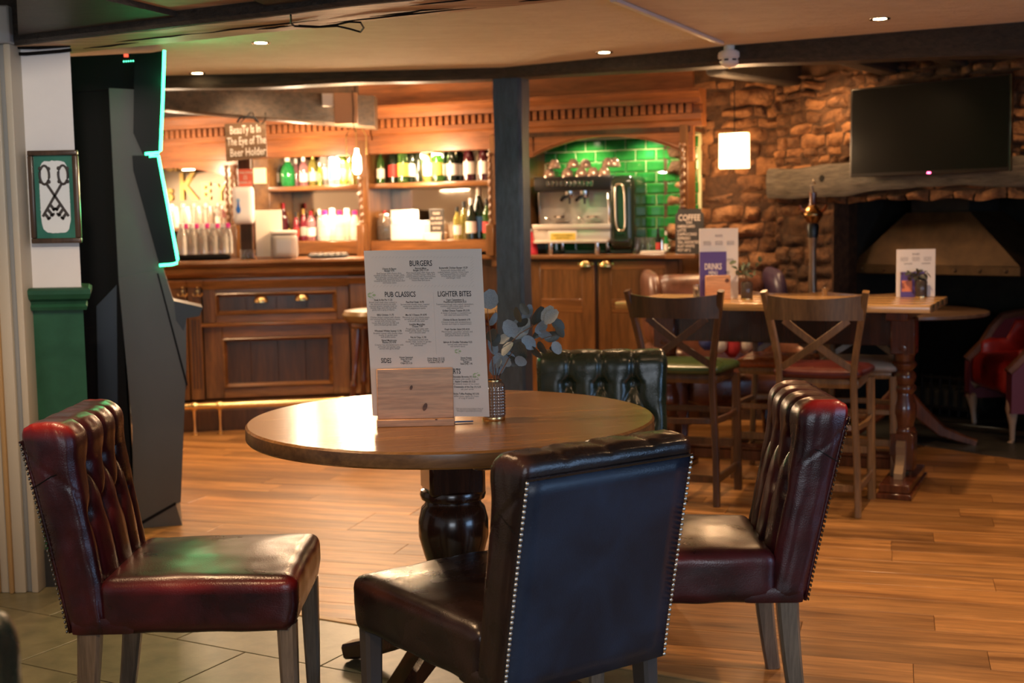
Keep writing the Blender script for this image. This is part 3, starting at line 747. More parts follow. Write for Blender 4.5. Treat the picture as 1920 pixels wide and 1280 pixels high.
# letters on the left mirror
for s_, x_, y_, sz in (('O', 318, 313, .10), ('I', 329, 312, .10), ('C', 339, 311, .10), ('E', 350, 310, .10), ('s', 318, 362, .20), ('K', 352, 352, .31), ('E', 386, 360, .19), ('Y', 413, 362, .19)):
    uu, zz = FB.uz(x_, y_, VM-.012)
    text('mirror_letter', s_, sz, m_gold, bb, (uu, VM-.012, zz), (1, 0, 0), (0, 0, 1), sx=.9, bold=.006, ext=.004)
# ---------------------------------------------------------------- coffee cabinet
cc = thing('coffee_cabinet', 'oak cabinet with two panelled doors and brass cup pulls under the coffee machine', 'cabinet', FB.o, RB)
VC = -.06; zt = 1.185
MB().b2(U(988, VC), U(1275, VC), VC+.02, .38, 0, zt-.03).build('carcass', m_oakd, cc)
MB().b2(U(986, VC), U(1288, VC), VC-.04, .39, zt-.03, zt, .008, 3).build('worktop', m_oak, cc)
MB().b2(U(1272, VC), U(1279, VC), VC-.005, .38, 0, zt-.03, .004).build('end_post', m_oakz, cc)
cpull = None
for (x0, x1, xp) in ((989, 1113, 1098), (1121, 1272, 1136)):
    a, b_ = U(x0, VC), U(x1, VC); d = semp('door', (0, 0, 0)); del d['kind']; d.parent = cc
    st_ = .09; zt2 = zt-.045; z0 = .10
    zA, zB = Zb(1100, 572, VC), Zb(1100, 586, VC); zm = (zA+zB)/2
    z55 = Zb(1100, 560, VC); z59 = Zb(1100, 586, VC); z50 = Zb(1100, 505, VC)
    for (q0, q1, w0, w1) in ((a, a+st_, z0, zt2), (b_-st_, b_, z0, zt2)):
        MB().b2(q0, q1, VC-.008, VC+.02, w0, w1, .003).build('stile', m_oakz, d)
    for (w0, w1) in ((z0, z0+.10), (z59, z55), (z50, zt2)):
        MB().b2(a+st_, b_-st_, VC-.007, VC+.02, w0, w1, .003).build('rail', m_oak, d)
    for (w0, w1) in ((z0+.10, z59), (z55, z50)):
        mb = MB(); k = .022; A_, B_ = a+st_, b_-st_
        lo = mb.ring([(A_, VC-.006, w0), (B_, VC-.006, w0), (B_, VC-.006, w1), (A_, VC-.006, w1)])
        mi = mb.ring([(A_+k*.5, VC+.012, w0+k*.5), (B_-k*.5, VC+.012, w0+k*.5), (B_-k*.5, VC+.012, w1-k*.5), (A_+k*.5, VC+.012, w1-k*.5)])
        up = mb.ring([(A_+k, VC+.012, w0+k), (B_-k, VC+.012, w0+k), (B_-k, VC+.012, w1-k), (A_+k, VC+.012, w1-k)]); mb.skin([lo, mi, up])
        mb.build('door_panel', m_oakz, d, smooth=False)
    uu, zz = FB.uz(xp, 493, VC-.01)
    mb = MB(); rings = []
    for i in range(9):
        ph = PI/2*i/8; ps = [(uu+.045*math.cos(t)*math.cos(ph), VC-.008-.028*math.sin(ph), zz-.024+.052*math.sin(t)*math.cos(ph) + .0) for t in [PI*k/14 for k in range(15)]]
        rings.append(mb.ring(ps))
    mb.skin(rings, False, False)
    for e in (-1, 1): mb.box((uu+e*.048, VC-.009, zz-.006), (.022, .006, .022), .002)
    mb.build('cup_pull', m_brass, d)
# ================================================================ BAR COUNTER
FC = Frame(-2.284, 8.852, math.atan(.17)); RC = FC.th
C = lambda x, v=0.0, y=600: FC.uz(x, y, v)[0]
Zc = lambda x, y, v=0.0: FC.uz(x, y, v)[1]
bc = thing('bar_counter', 'oak bar counter with moulded top, recessed panels, fluted pilasters and a plinth', 'bar', FC.o, RC)
c0, c1 = C(290), C(790)
ztop = 1.185; 
prof = [(.05, 1.06), (-.045, 1.065), (-.065, 1.085), (-.085, 1.095), (-.09, 1.12), (-.075, 1.135), (-.10, 1.15), (-.115, 1.165), (-.11, 1.182), (-.09, ztop), (.48, ztop), (.48, 1.06)]
mb = MB(); mb.skin([mb.ring([(c0, d, z) for d, z in prof]), mb.ring([(c1, d, z) for d, z in prof])]); mb.build('worktop', m_oak, bc, smooth=True, ang=25)
MB().b2(c0, c1, .10, .42, 0, 1.065).build('carcass', m_oakd, bc)
ca, cb = C(381), C(655)
def panel(u0, u1, z0, z1, v, fr, dep, m1=m_oakd, mf=m_oakz, nm='panel', mr=m_oak):
    """framed recessed panel: two stiles, two rails, sloping bolection and field"""
    MB().b2(u0, u0+fr[0], v-.004, v+.05, z0, z1, .003).build('stile', mf, bc); MB().b2(u1-fr[0], u1, v-.004, v+.05, z0, z1, .003).build('stile', mf, bc)
    MB().b2(u0+fr[0], u1-fr[0], v, v+.05, z0, z0+fr[1], .003).build('rail', mr, bc); MB().b2(u0+fr[0], u1-fr[0], v, v+.05, z1-fr[2], z1, .003).build('rail', mr, bc)
    A_, B_, w0, w1 = u0+fr[0], u1-fr[0], z0+fr[1], z1-fr[2]; k = .022; mb = MB()
    lo = mb.ring([(A_, v-.010, w0), (B_, v-.010, w0), (B_, v-.010, w1), (A_, v-.010, w1)])
    md = mb.ring([(A_+k*.4, v-.014, w0+k*.4), (B_-k*.4, v-.014, w0+k*.4), (B_-k*.4, v-.014, w1-k*.4), (A_+k*.4, v-.014, w1-k*.4)])
    up = mb.ring([(A_+k*1.3, v+dep, w0+k*1.3), (B_-k*1.3, v+dep, w0+k*1.3), (B_-k*1.3, v+dep, w1-k*1.3), (A_+k*1.3, v+dep, w1-k*1.3)]); mb.skin([lo, md, up], cap=False)
    mb.build('bolection', m_oak, bc, smooth=False)
    n = max(1, int((B_-A_)/.17)); 
    for i in range(n):
        q0 = A_+(B_-A_)*i/n; q1 = A_+(B_-A_)*(i+1)/n
        MB().b2(q0+.0006, q1-.0006, v+dep-.002, v+dep+.012, w0, w1, .0015).build('panel_board', m1, bc)
zr = Zc(500, 606)
# frieze: sloped lit board
mb = MB(); pr = [(.05, 1.06), (-.03, 1.06), (-.03, 1.045), (-.005, 1.00), (.0, .985), (.05, .985)]
mb.skin([mb.ring([(ca, d, z) for d, z in pr]), mb.ring([(cb, d, z) for d, z in pr])]); mb.build('frieze', m_oak, bc, smooth=False)
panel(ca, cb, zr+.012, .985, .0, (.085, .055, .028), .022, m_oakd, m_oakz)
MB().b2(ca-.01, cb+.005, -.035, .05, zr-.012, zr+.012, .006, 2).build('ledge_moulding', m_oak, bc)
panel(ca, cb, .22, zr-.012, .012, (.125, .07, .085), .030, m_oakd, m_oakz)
# pilasters
def pilaster(u0, u1):
    MB().b2(u0, u1, -.028, .06, .22, 1.045, .003).build('pilaster', m_oakz, bc)
    mb = MB(); n = 3; wd = (u1-u0)/ (n+1)
    for k in range(n):
        uu = u0+(k+1)*wd; mb.tube([(uu, -.029, .30), (uu, -.029, .78)], wd*.28, 8)
    mb.build('fluting', m_oakd, bc)
    mb = MB(); pr2 = [(.06, 1.0), (-.035, 1.0), (-.05, 1.03), (-.06, 1.045), (-.06, 1.058), (.06, 1.06)]
    mb.skin([mb.ring([(u0-.012, d, z) for d, z in pr2]), mb.ring([(u1+.012, d, z) for d, z in pr2])]); mb.build('pilaster_cap', m_oak, bc, smooth=False)
pilaster(C(318), C(352)); pilaster(C(354), C(379)); pilaster(C(657), C(690)); 
panel(C(692), c1, .22, .985, .0, (.1, .08, .08), .022)
pilaster(c0, C(316))
# plinth
pr3 = [(.06, 0), (-.06, 0), (-.06, .145), (-.045, .155), (-.045, .175), (-.01, .20), (.06, .225)]
mb = MB(); mb.skin([mb.ring([(c0, d, z) for d, z in pr3]), mb.ring([(c1, d, z) for d, z in pr3])]); mb.build('plinth', m_oakd, bc, smooth=False)
for (x_, y_) in ((489, 560), (566, 556)):
    uu, zz = FC.uz(x_, y_, .0); mb = MB(); rings = []
    for i in range(9):
        ph = PI/2*i/8; rings.append(mb.ring([(uu+.052*math.cos(t)*math.cos(ph), .020-.045*math.sin(ph), zz-.025+.055*math.sin(t)*math.cos(ph)) for t in [PI*k/14 for k in range(15)]]))
    mb.skin(rings, False, False); mb.lathe([(.0, 0), (.004, 0)], 6, (uu, .02, zz)); mb.build('cup_pull', m_brass, bc)
# brass foot rail
fr_ = thing('foot_rail', 'polished brass foot rail on brackets along the foot of the bar', 'foot rail', FC.o, RC)
ur = -.20; zrl = Zc(400, 760, ur)
MB().tube([(c0, ur, zrl), (c1, ur, zrl)], .024, 14).build('rail', m_brass, fr_)
for x_ in (364, 412, 640, 740):
    uu = C(x_, ur, 760); mb = MB(); mb.lathe([(.029, -.02), (.031, -.01), (.031, .01), (.029, .02)], 14, (0, 0, 0))
    bmesh.ops.rotate(mb.bm, verts=mb.bm.verts, matrix=Matrix.Rotation(PI/2, 3, 'Y')); bmesh.ops.translate(mb.bm, verts=mb.bm.verts, vec=(uu, ur, zrl))
    mb.tube([(uu, ur, zrl-.02), (uu, ur, .09), (uu, ur, .012)], [.013, .007, .010], 8); mb.lathe([(.022, 0.0), (.022, .006), (.010, .014)], 12, (uu, ur, 0))
    mb.build('rail_bracket', m_brass, fr_)
# coat hooks
hk = None
for i, (x_, y_) in enumerate(((343, 551), (371, 551))):
    uu, zz = FC.uz(x_, y_, -.028); p = FC.w(uu, -.028, zz)
    if hk is None:
        hk = thing('coat_hook', 'double brass coat hook on the bar pilaster, next to the gaming machine', 'hook', p, RC, 'brass hooks under the bar top')
        mb = MB(); mb.lathe([(.0, -.006), (.014, -.004), (.014, .003), (0, .004)], 10, (0, -.004, .022)); mb.box((0, -.004, .008), (.010, .006, .045), .002)
        for e in (-1, 1): mb.tube([(0, -.006, .0), (e*.012, -.022, -.016), (e*.026, -.030, -.012), (e*.032, -.032, .006)], [.005, .005, .0045, .006], 7)
        mb.ball((0, -.012, .045), .009, 8); mb.build('hook', m_brass, hk); hk_ = hk
    else: dup(hk, p, RC, 'double brass coat hook on the bar pilaster, beside the drawer panel')
# ================================================================ canopy beam above bar
mb = MB(); rings = []
aL = at(290, 205, 8.15); aR = at(703, 240, 8.95)
for i in range(31):
    t = i/30; p = aL.lerp(aR, t); e = .010*noise.noise(Vector((t*7, 0, 0))); zt_ = 2.30
    rings.append(mb.ring([p+Vector((e, 0, zt_-p.z)), p+Vector((0, e, .012)), p+Vector((0, .02, e*.5)), p+Vector((0, .20, 0)), p+Vector((0, .22, zt_-p.z))]))
mb.skin(rings); tag(mb.build('canopy_beam', mottled('brown black beam', (.035, .022, .013), (.12, .075, .042), 7, .4, .9, 20, .010, (1, 5, 5))), 'rough brown black beam hanging over the left end of the bar', 'beam')
p = at(650, 205, 8.78); q = [at(627, 176, 8.78), at(672, 233, 8.78)]
o = thing('junction_box', 'brown square electrical box with small white unit fixed to the beam over the bar', 'box', (p.x, 8.74, p.z), .12)
MB().box((0, 0, 0), (q[1].x-q[0].x, .06, q[0].z-q[1].z), .004).build('cover', mat('tan painted cover', (.50, .28, .16), .5), o)
MB().box((-.12, .01, .06), (.075, .04, .085), .004).build('white_unit', m_detector, o)
MB().tube([(.045, -.035, .12), (.050, -.035, 0), (.045, -.036, -.10), (.06, -.04, -.16)], .003, 5).build('cord', m_blkm, o)
# hanging chalk sign
SY = 8.36
sp = [at(421, 232, SY), at(497, 228, SY), at(500, 294, SY), at(424, 303, SY)]
cx_, cz_ = sum(s.x for s in sp)/4, sum(s.z for s in sp)/4
sg = thing('hanging_sign', 'brown chalk lettered sign about beauty and beer holder hanging over the bar', 'sign', (cx_, SY, cz_))
mb = MB(); mb.prism([(s.x-cx_, s.z-cz_) for s in sp][::-1], 0, .018, 'y'); mb.build('board', m_signbd, sg, smooth=False)
for i, t in enumerate(('BeauTy Is In', 'The Eye of The', 'Beer Holder')):
    text('lettering', t, .074, m_chalk, sg, (.0+.006*i, -.002, .072-.072*i), (1, 0, .05), (0, 0, 1), sx=.55 if i < 2 else .62, bold=.0006)
mb = MB(); mb.tube([(-.03, .005, .12), (.02, .10, .19)], .004, 6); mb.tube([(.07, .005, .12), (.03, .11, .19)], .004, 6); mb.tube([(-.05, .005, .12), (-.03, .005, .15), (.02, .0, .155), (.06, .005, .15), (.09, .005, .115)], .008, 6); mb.tube([(.10, .005, .10), (.13, .0, .13), (.135, 0, .18)], .005, 6)
mb.build('bow', m_blkm, sg)
# ================================================================ BOTTLES
ORD = ['first', 'second', 'third', 'fourth', 'fifth', 'sixth', 'seventh', 'eighth', 'ninth', 'tenth']
_bp = {}
def bottle_profile(k):
    return {'wine': [(.0, 0), (.030, 0), (.037, .006), (.037, .19), (.033, .215), (.018, .245), (.0145, .265), (.0145, .315), (0, .315)],
            'burg': [(.0, 0), (.034, 0), (.041, .006), (.041, .15), (.036, .19), (.020, .245), (.0145, .275), (.0145, .315), (0, .315)],
            'spirit': [(.0, 0), (.034, 0), (.038, .005), (.038, .17), (.032, .195), (.016, .21), (.014, .26), (0, .26)],
            'squat': [(.0, 0), (.040, 0), (.048, .01), (.050, .09), (.042, .13), (.022, .155), (.016, .17), (.016, .215), (0, .215)],
            'slim': [(.0, 0), (.024, 0), (.028, .004), (.028, .15), (.022, .19), (.012, .22), (.012, .27), (0, .27)],
            'milk': [(.0, 0), (.036, 0), (.042, .006), (.042, .14), (.030, .20), (.019, .235), (.021, .262), (0, .262)],
            'jar': [(.0, 0), (.040, 0), (.045, .006), (.045, .12), (.036, .14), (.036, .15), (0, .15)]}[k]
_bm = {}
def bottle(p, kind, glass, cap, labmat, h, lab, group, par_cat='bottle'):
    """h = total height in metres"""
    key = (kind, glass, cap.name, labmat.name if labmat else None)
    pr = bottle_profile(kind); H0 = pr[-1][1]; s_ = h/H0
    t = thing('bottle', lab, par_cat, p, random.random()*.3, group)
    if key not in _bm:
        a = MB().lathe(pr, 16).build('glass_body', m_bg[glass], t); rn = pr[-2][0]; rb = max(r for r, z in pr)
        c_ = MB().lathe([(0, H0-.045), (rn+.0015, H0-.045), (rn+.002, H0+.002), (0, H0+.003)], 12).build('cap', cap, t)
        l_ = None
        if labmat:
            z0_, z1_ = (H0*.16, H0*.44); l_ = MB().lathe([(rb+.0004, z0_), (rb+.0008, z0_), (rb+.0008, z1_), (rb+.0004, z1_)], 16, cap=False).build('paper_label', labmat, t)
        _bm[key] = (a, c_, l_)
        for x in (a, c_, l_):
            if x: x.scale = (s_,)*3
    else:
        for x in _bm[key]:
            if x: inst(x, t).scale = (s_,)*3
    return t
def shelf_row(items, v0_, zshelf, ybase, grp, where):
    n = len(items)
    for i, (x_, ytop, kind, glass, cap, labm, desc) in enumerate(items):
        v = v0_ + (.045 if i % 2 else -.035)
        uu = FB.uz(x_, ybase, v)[0]; zt_ = FB.uz(x_, ytop, v)[1]
        p = FB.w(uu, v, zshelf); bottle(p, kind, glass, cap, labm, max(.1, zt_-zshelf), desc+' '+where, grp)
W_, D_, R_, G_, P_ = m_capw, m_capd, m_capr, m_capg, m_capp
shelf_row([(506, 296, 'slim', 'pink', R_, None, 'small pink bottle at the left end of'), (521, 291, 'squat', 'clear', W_, m_label, 'rounded clear bottle with white cap, left of the emerald one on'),
           (540, 290, 'squat', 'emerald', W_, None, 'round emerald green bottle on'), (556, 298, 'slim', 'pink', W_, None, 'short pink bottle just right of the emerald one on'), (570, 294, 'spirit', 'pink', W_, m_label, 'pale pink bottle with cream label on'),
           (588, 288, 'spirit', 'yellow', m_capg, m_label, 'straw coloured bottle with gold cap on'), (600, 305, 'slim', 'lime', W_, None, 'low lime bottle beside the straw coloured one on'), (611, 272, 'spirit', 'clear', m_labelb, m_label, 'tall clear bottle with blue cap on'),
           (627, 276, 'spirit', 'blue', D_, m_labelb, 'pale blue bottle with blue label on'), (644, 278, 'wine', 'lime', m_capg, m_labely, 'tall lime yellow bottle on'), (661, 279, 'wine', 'yellow', W_, None, 'tall pale bottle at the right end, by the hanging bulbs, on')],
          .14, ZS, 346, 'spirit bottles on the upper left shelf', 'the upper left shelf')
shelf_row([(714, 280, 'wine', 'green', W_, m_label, 'white wine bottle with grey top at the left end of'), (738, 264, 'burg', 'dark', D_, m_labelr, 'dark bottle with red and gold label on'), (756, 259, 'wine', 'green', W_, m_labely, 'green wine bottle with white cap and yellow label on'),
           (771, 262, 'wine', 'dark', D_, m_label, 'dark bottle with large white label on'), (786, 264, 'slim', 'dark', D_, None, 'narrow dark bottle behind the large white label on'), (799, 260, 'burg', 'yellow', W_, m_label, 'straw coloured wine bottle with white top on'),
           (821, 258, 'wine', 'green', W_, m_labely, 'bright green wine bottle with tall white top on'), (836, 264, 'slim', 'dark', W_, m_label, 'narrow bottle between green and dark ones on'), (848, 264, 'burg', 'dark', G_, m_label, 'dark bottle with gold top on'),
           (863, 265, 'wine', 'dark', W_, m_label, 'dark bottle with white top and cream label on'), (880, 257, 'burg', 'red', R_, m_label, 'red wine bottle with red foil, left of the pair on'), (894, 268, 'slim', 'clear', W_, None, 'clear bottle with white top between two red wines on'),
           (908, 256, 'burg', 'red', R_, m_label, 'red wine bottle with red foil at the right end of')],
          .12, ZM, 337, 'wine bottles on the upper middle shelf', 'the upper middle shelf')
shelf_row([(858, 388, 'wine', 'yellow', D_, m_label, 'straw coloured wine bottle left of the champagne on'), (871, 378, 'slim', 'yellow', D_, None, 'thin yellow green bottle behind the champagne on'), (884, 372, 'burg', 'dark', W_, m_label, 'large dark champagne bottle with cream label on'),
           (899, 352, 'burg', 'dark', W_, m_labelb, 'tall dark green bottle right of the champagne on'), (914, 373, 'wine', 'green', D_, m_labelr, 'green bottle with dark label at the right end of')],
          .10, ZL, 446, 'bottles on the lower middle ledge', 'the lower middle ledge')
shelf_row([(509, 380, 'wine', 'rose', R_, m_label, 'rose bottle with red top at the left end of'), (521, 381, 'wine', 'rose', R_, None, 'second rose bottle with red top on'), (533, 381, 'wine', 'red', R_, None, 'dark bottle with red top on'), (539, 399, 'slim', 'dark', G_, m_labely, 'small dark bottle with gold top on'),
           (556, 398, 'slim', 'rose', D_, m_labelr, 'small red bottle with black top on'), (570, 392, 'slim', 'rose', G_, m_label, 'red bottle with gold top on'), (584, 396, 'spirit', 'pink', R_, m_label, 'pink bottle with red top on'),
           (600, 392, 'slim', 'clear', W_, None, 'clear slim bottle left of the white bottles on')],
          .22, ZLL, 448, 'bottles on the lower left ledge', 'the lower left ledge')
shelf_row([(x_, 395-(i % 2)*4, 'milk', 'milk', W_ if i % 2 else P_, m_label, 'bright white frosted bottle, %s of five on' % n_) for i, (x_, n_) in enumerate(((610, 'leftmost'), (624, 'second from left'), (638, 'middle'), (652, 'fourth from left'), (667, 'rightmost')))],
          .08, ZLL, 452, 'frosted white bottles on the lower left ledge', 'the lower left ledge')
# left niche: stemmed stacks & carafes on a tray
ug = 0
tr = thing('bottle_tray', 'long black tray holding clear milk bottles on the bar counter', 'tray', FC.w(C(382, .20, 475), .22, ztop), RC)
MB().rbox((0, 0, .020), (C(433, .2, 475)-C(333, .2, 475), .17, .040), (.02, .02, .012), (12, 8, 4)).build('tray_body', m_blkm, tr)
for i in range(12):
    if i > 9: break
    row = i//5; k = i % 5; x_ = 342+k*19.5+row*8; v_ = .17+row*.09
    uu = FC.uz(x_, 470, v_)[0]; p = FC.w(uu, v_, ztop+.041)
    bottle(p, 'milk', 'clear', W_ if row == 0 else P_, None, .215, ('clear milk bottle, front row of the black tray, %s from the machine' if row == 0 else 'pink-capped milk bottle, back row of the black tray, %s from the machine') % ORD[k], 'milk bottles standing in the black tray')
MB().b2(uL-.3, U(436), .0, VM, 1.385, 1.410, .004).build('shelf', m_oak, bb, label='low shelf under the gold letters')
for i in range(10):
    row = i//5; k = i % 5; x_ = 322+k*22+row*8; v_ = .10+row*.12; uu = FB.uz(x_, 400, v_)[0]
    p = FB.w(uu, v_, 1.412); zt_ = 1.412+.19-.02*row
    bottle(p, 'spirit' if k > 3 else 'milk', ('pink' if k > 3 else 'milk') if row else 'clear', W_, m_label if k > 3 else None, zt_-1.412, 'bright glass bottle under the gold letters, %s row, %s from the left' % ('front' if row else 'back', ORD[k]), 'glassware lined up below the mirror letters')

for q in ((480, 8.1), (760, 8.3), (1090, 7.95), (1250, 7.95)):  # added unseen spots that brighten the bar front and coffee machine
    p_ = at(q[0], 400, q[1]); spot('bar_fill_spot', (p_.x, q[1], 2.42), (p_.x, q[1]+.75, .9), 30, BWARM, 95, .8, .03)
# ================================================================ COFFEE STATION THINGS
def fbp(x, y, v): 
    u_, z_ = FB.uz(x, y, v); return u_, z_
zt = 1.185; VMc = .06
um = FB.U(1080, VMc, 470); sc_ = (FB.U(1175, VMc)-FB.U(998, VMc))
km = thing('coffee_machine', 'chrome and black espresso machine with two groups on the coffee cabinet', 'coffee machine', FB.w(0, 0, 0), RB)
def Q(x, y, v=VMc): return FB.uz(x, y, v)
def kb(x0, x1, y0, y1, v0, v1, nm, mt, bev=.004, lab=None, seg=2):
    a, za = Q(x0, y0, v0); b, zb_ = Q(x1, y1, v0); return MB().b2(a, b, v0, v1, zb_, za, bev, seg).build(nm, mt, km, label=lab)
kb(1012, 1155, 352, 425, .16, .34, 'splash_back', m_mach)
kb(1000, 1146, 332, 356, .02, .34, 'top_hood', m_blk, .012)
mb = MB()
for k in range(11):
    a, z_ = Q(1027+k*8.2, 344, .018); mb.b2(a-.011, a+.011, .014, .022, z_-.018, z_+.018, .002)
mb.build('buttons', m_steel, km)
kb(998, 1144, 421, 428, .00, .34, 'drip_tray', m_mach, .004)
kb(998, 1144, 428, 452, .02, .32, 'lower_body', m_mach, .008)
kb(1000, 1137, 451, 455, -.01, .32, 'chrome_trim', m_mach, .004)
kb(1028, 1081, 427, 451, .012, .02, 'notice', m_paper, .001, 'white notice card'); kb(1032, 1079, 437, 451, .008, .014, 'notice_band', m_labely, .001, 'yellow notice band')
for k, t in enumerate(('CAUTION HOT SURFACE', 'DO NOT TOUCH')):
    a, z_ = Q(1055, 441+k*5, .007); text('notice_lettering', t, .016, m_ink, km, (a, .0065, z_), (1, 0, 0), (0, 0, 1), sx=.8)
for x_ in (1033, 1120):
    a, z0_ = Q(x_, 455, .05); MB().lathe([(.016, 0), (.020, .01), (.018, z0_-zt)], 12, (a, .05, zt)).build('foot', m_steel, km)
    a, z0_ = Q(x_, 455, .05); MB().lathe([(.016, 0), (.020, .01), (.018, z0_-zt)], 12, (a, .28, zt)).build('foot', m_steel, km)
for x_ in (1068, 1096):
    a, z_ = Q(x_, 362, .09); mb = MB(); mb.lathe([(.0, -.03), (.032, -.03), (.036, -.01), (.036, .03)], 14, (a, .09, z_)); mb.build('group_head', m_steel, km)
    mb = MB(); mb.tube([(a, .06, z_-.02), (a-.004, -.03, z_-.035), (a-.006, -.06, z_-.05)], [.012, .014, .012], 8); mb.tube([(a, .09, z_-.03), (a, .09, z_-.075)], .008, 6); mb.build('portafilter', m_blk, km)
for x_ in (1050, 1112):
    a, z_ = Q(x_, 408, .10); mb = MB(); mb.lathe([(.030, 0), (.044, .0), (.048, .006), (.044, .012), (.030, .012)], 16, (a, .10, z_)); mb.box((a, .10, z_-.02), (.12, .10, .006), .002); mb.tube([(a-.06, .06, z_-.01), (a-.075, .02, z_)], .006, 6); mb.build('cup_stand', m_steel, km)
for x_ in (1010, 1140):
    a, z_ = Q(x_, 362, .03); a2, z2_ = Q(x_+2, 418, .03); MB().tube([(a, .03, z_), (a+.012, .01, (z_+z2_)/2), (a2, .03, z2_)], .006, 6).build('steam_wand', m_steel, km)
# side milk unit with curved green-black body and pale trim
a0, _ = Q(1140, 330, .02); a1, _ = Q(1186, 330, .02); zt0 = Q(1160, 328, .02)[1]; 
MB().rbox(((a0+a1)/2, .20, (zt+.025+zt0)/2), (a1-a0, .36, zt0-zt-.03), (.035, .05, .06), (8, 8, 12)).build('grinder_body', mottled('black green enamel', (.012, .022, .012), (.02, .035, .02), 5, .2, 0), km)
mb = MB(); b0 = Q(1151, 345, .0)[0]; b1 = Q(1171, 345, .0)[0]; zz0 = Q(1160, 432, .0)[1]; zz1 = Q(1160, 345, .0)[1]
mb.tube([((b0+b1)/2+.034*math.copysign(abs(math.cos(t))**.5, math.cos(t))+.006*(1-math.sin(t)), -.004, (zz0+zz1)/2+(zz1-zz0)/2*math.copysign(abs(math.sin(t))**.5, math.sin(t))) for t in [2*PI*k/36 for k in range(36)]], .006, 6, True); mb.build('trim', mat('champagne trim', (.62, .52, .38), .3, .8), km)
kb(1142, 1178, 448, 455, .02, .3, 'grinder_foot', m_steeld)
# cups stacked on the machine
cup0 = None
zc0 = Q(1070, 332, .10)[1]
for i, (x_, dv, lv) in enumerate(((1030, .06, 0), (1040, .06, 1), (1064, .06, 0), (1075, .07, 1), (1090, .06, 0), (1098, .16, 1), (1112, .06, 0), (1133, .06, 0), (1140, .10, 1), (1152, .12, 1))):
    a = Q(x_, 325, dv)[0]; p = FB.w(a, dv, zc0+lv*.062)
    lab = '%s cup stacked upside down in the %s layer on the coffee machine' % (['leftmost', 'leftmost', 'second', 'second', 'third', 'rear', 'fourth', 'fifth', 'fourth', 'rightmost'][i], 'upper' if lv else 'lower')
    if cup0 is None:
        cup0 = thing('cup', lab, 'cup', p, 0, 'cups on the coffee machine'); MB().lathe([(.0, .062), (.018, .062), (.022, .056), (.036, .040), (.043, .012), (.044, 0), (.040, 0), (.038, .012), (.030, .038), (.0, .052)], 18).build('bowl', mat('glazed brown cup', (.45, .30, .22), .12, .5), cup0)
        MB().tube([(.042, 0, .014), (.058, 0, .018), (.060, 0, .034), (.036, 0, .040)], .004, 6).build('handle', m_steel, cup0)
    else: dup(cup0, p, random.random()*6, lab)
# right-hand clutter
gl0 = None
def glass(p, lab, grp, s=1.0):
    global gl0
    if gl0 is None:
        gl0 = thing('drinking_glass', lab, 'glass', p, 0, grp); MB().lathe([(.0, .0), (.027, 0), (.030, .004), (.036, .11), (.034, .11), (.028, .010), (.0, .008)], 18).build('tumbler', m_glass, gl0); return gl0
    return dup(gl0, p, 0, lab, grp)
for i, x_ in enumerate((1194, 1205, 1217, 1226)):
    a = Q(x_, 462, .10+.05*(i % 2))[0]; glass(FB.w(a, .10+.05*(i % 2), zt), 'clear glass, %s from left, beside the coffee machine' % ORD[i], 'glasses by the coffee machine')
bottle(FB.w(Q(1234, 464, .08)[0], .08, zt), 'slim', 'dark', D_, m_labelr, .17, 'small dark syrup bottle with red label near the coffee chalkboard', 'syrups by the coffee board')
bottle(FB.w(Q(1249, 464, .06)[0], .06, zt), 'slim', 'emerald', W_, m_label, .15, 'small green bottle right beside the coffee chalkboard', 'syrups by the coffee board')
o = thing('milk_jug', 'small steel jug beside the coffee chalkboard', 'jug', FB.w(Q(1241, 464, .16)[0], .16, zt)); MB().lathe([(0, 0), (.035, 0), (.038, .03), (.028, .09), (.032, .11), (.029, .11), (.024, .09), (0, .01)], 16).build('jug_body', m_steel, o); MB().tube([(.034, 0, .03), (.062, 0, .04), (.058, 0, .085), (.03, 0, .095)], .005, 6).build('handle', m_steel, o)
o = thing('red_canister', 'red plastic canister half hidden by the black post', 'canister', FB.w(Q(996, 468, .04)[0], .04, zt)); MB().lathe([(0, 0), (.050, 0), (.052, .01), (.038, .10), (.030, .16), (0, .165)], 20).build('body', mat('red plastic', (.65, .04, .05), .3), o); MB().lathe([(0, .16), (.022, .162), (.022, .178), (0, .18)], 14).build('lid', m_capw, o)
o = thing('napkin_pile', 'low pile of cream napkins on the coffee cabinet', 'napkins', FB.w(Q(1226, 468, .0)[0], .0, zt), RB)
for k in range(4): MB().box((random.uniform(-.003, .003), 0, .003+k*.005), (.17, .09, .0045), .001).build('napkin', m_paper, o)
# COFFEE chalkboard
bd = [Q(1267, 392, -.07), Q(1320, 386, -.07), Q(1320, 462, -.07), Q(1266, 460, -.07)]
uc_, uw = (bd[0][0]+bd[1][0])/2, (bd[1][0]-bd[0][0]); zc1 = bd[0][1]; hb = zc1-(zt)
cb_ = thing('coffee_chalkboard', 'black chalkboard listing coffees, leaning at the right end of the coffee cabinet', 'sign', FB.w(uc_, -.085, zt), RB)
w2 = uw/2
mb = MB(); mb.prism([(-w2, 0), (w2, 0), (w2, hb*.88), (w2*.82, hb*.93), (w2*.80, hb), (-w2*.80, hb), (-w2*.82, hb*.93), (-w2, hb*.88)], 0, .012, 'y'); mb.build('board', m_slatebd, cb_, smooth=False)
text('title', 'COFFEE', .058, m_chalk, cb_, (0, -.001, hb*.80), (1, 0, 0), (0, 0, 1), sx=.75, bold=.001)
for i, t in enumerate(('from', 'AMERICANO', 'LATTE', 'CAPPUCCINO', 'ESPRESSO', 'TEA, ASSORTED', 'FLAT WHITE', 'POT OF 2')):
    text('menu_line', t, .026, m_chalk, cb_, (0 if i == 0 else -w2*.85, -.001, hb*(.70-.088*i)), (1, 0, 0), (0, 0, 1), 'CENTER' if i == 0 else 'LEFT', sx=.8, bold=.0004)
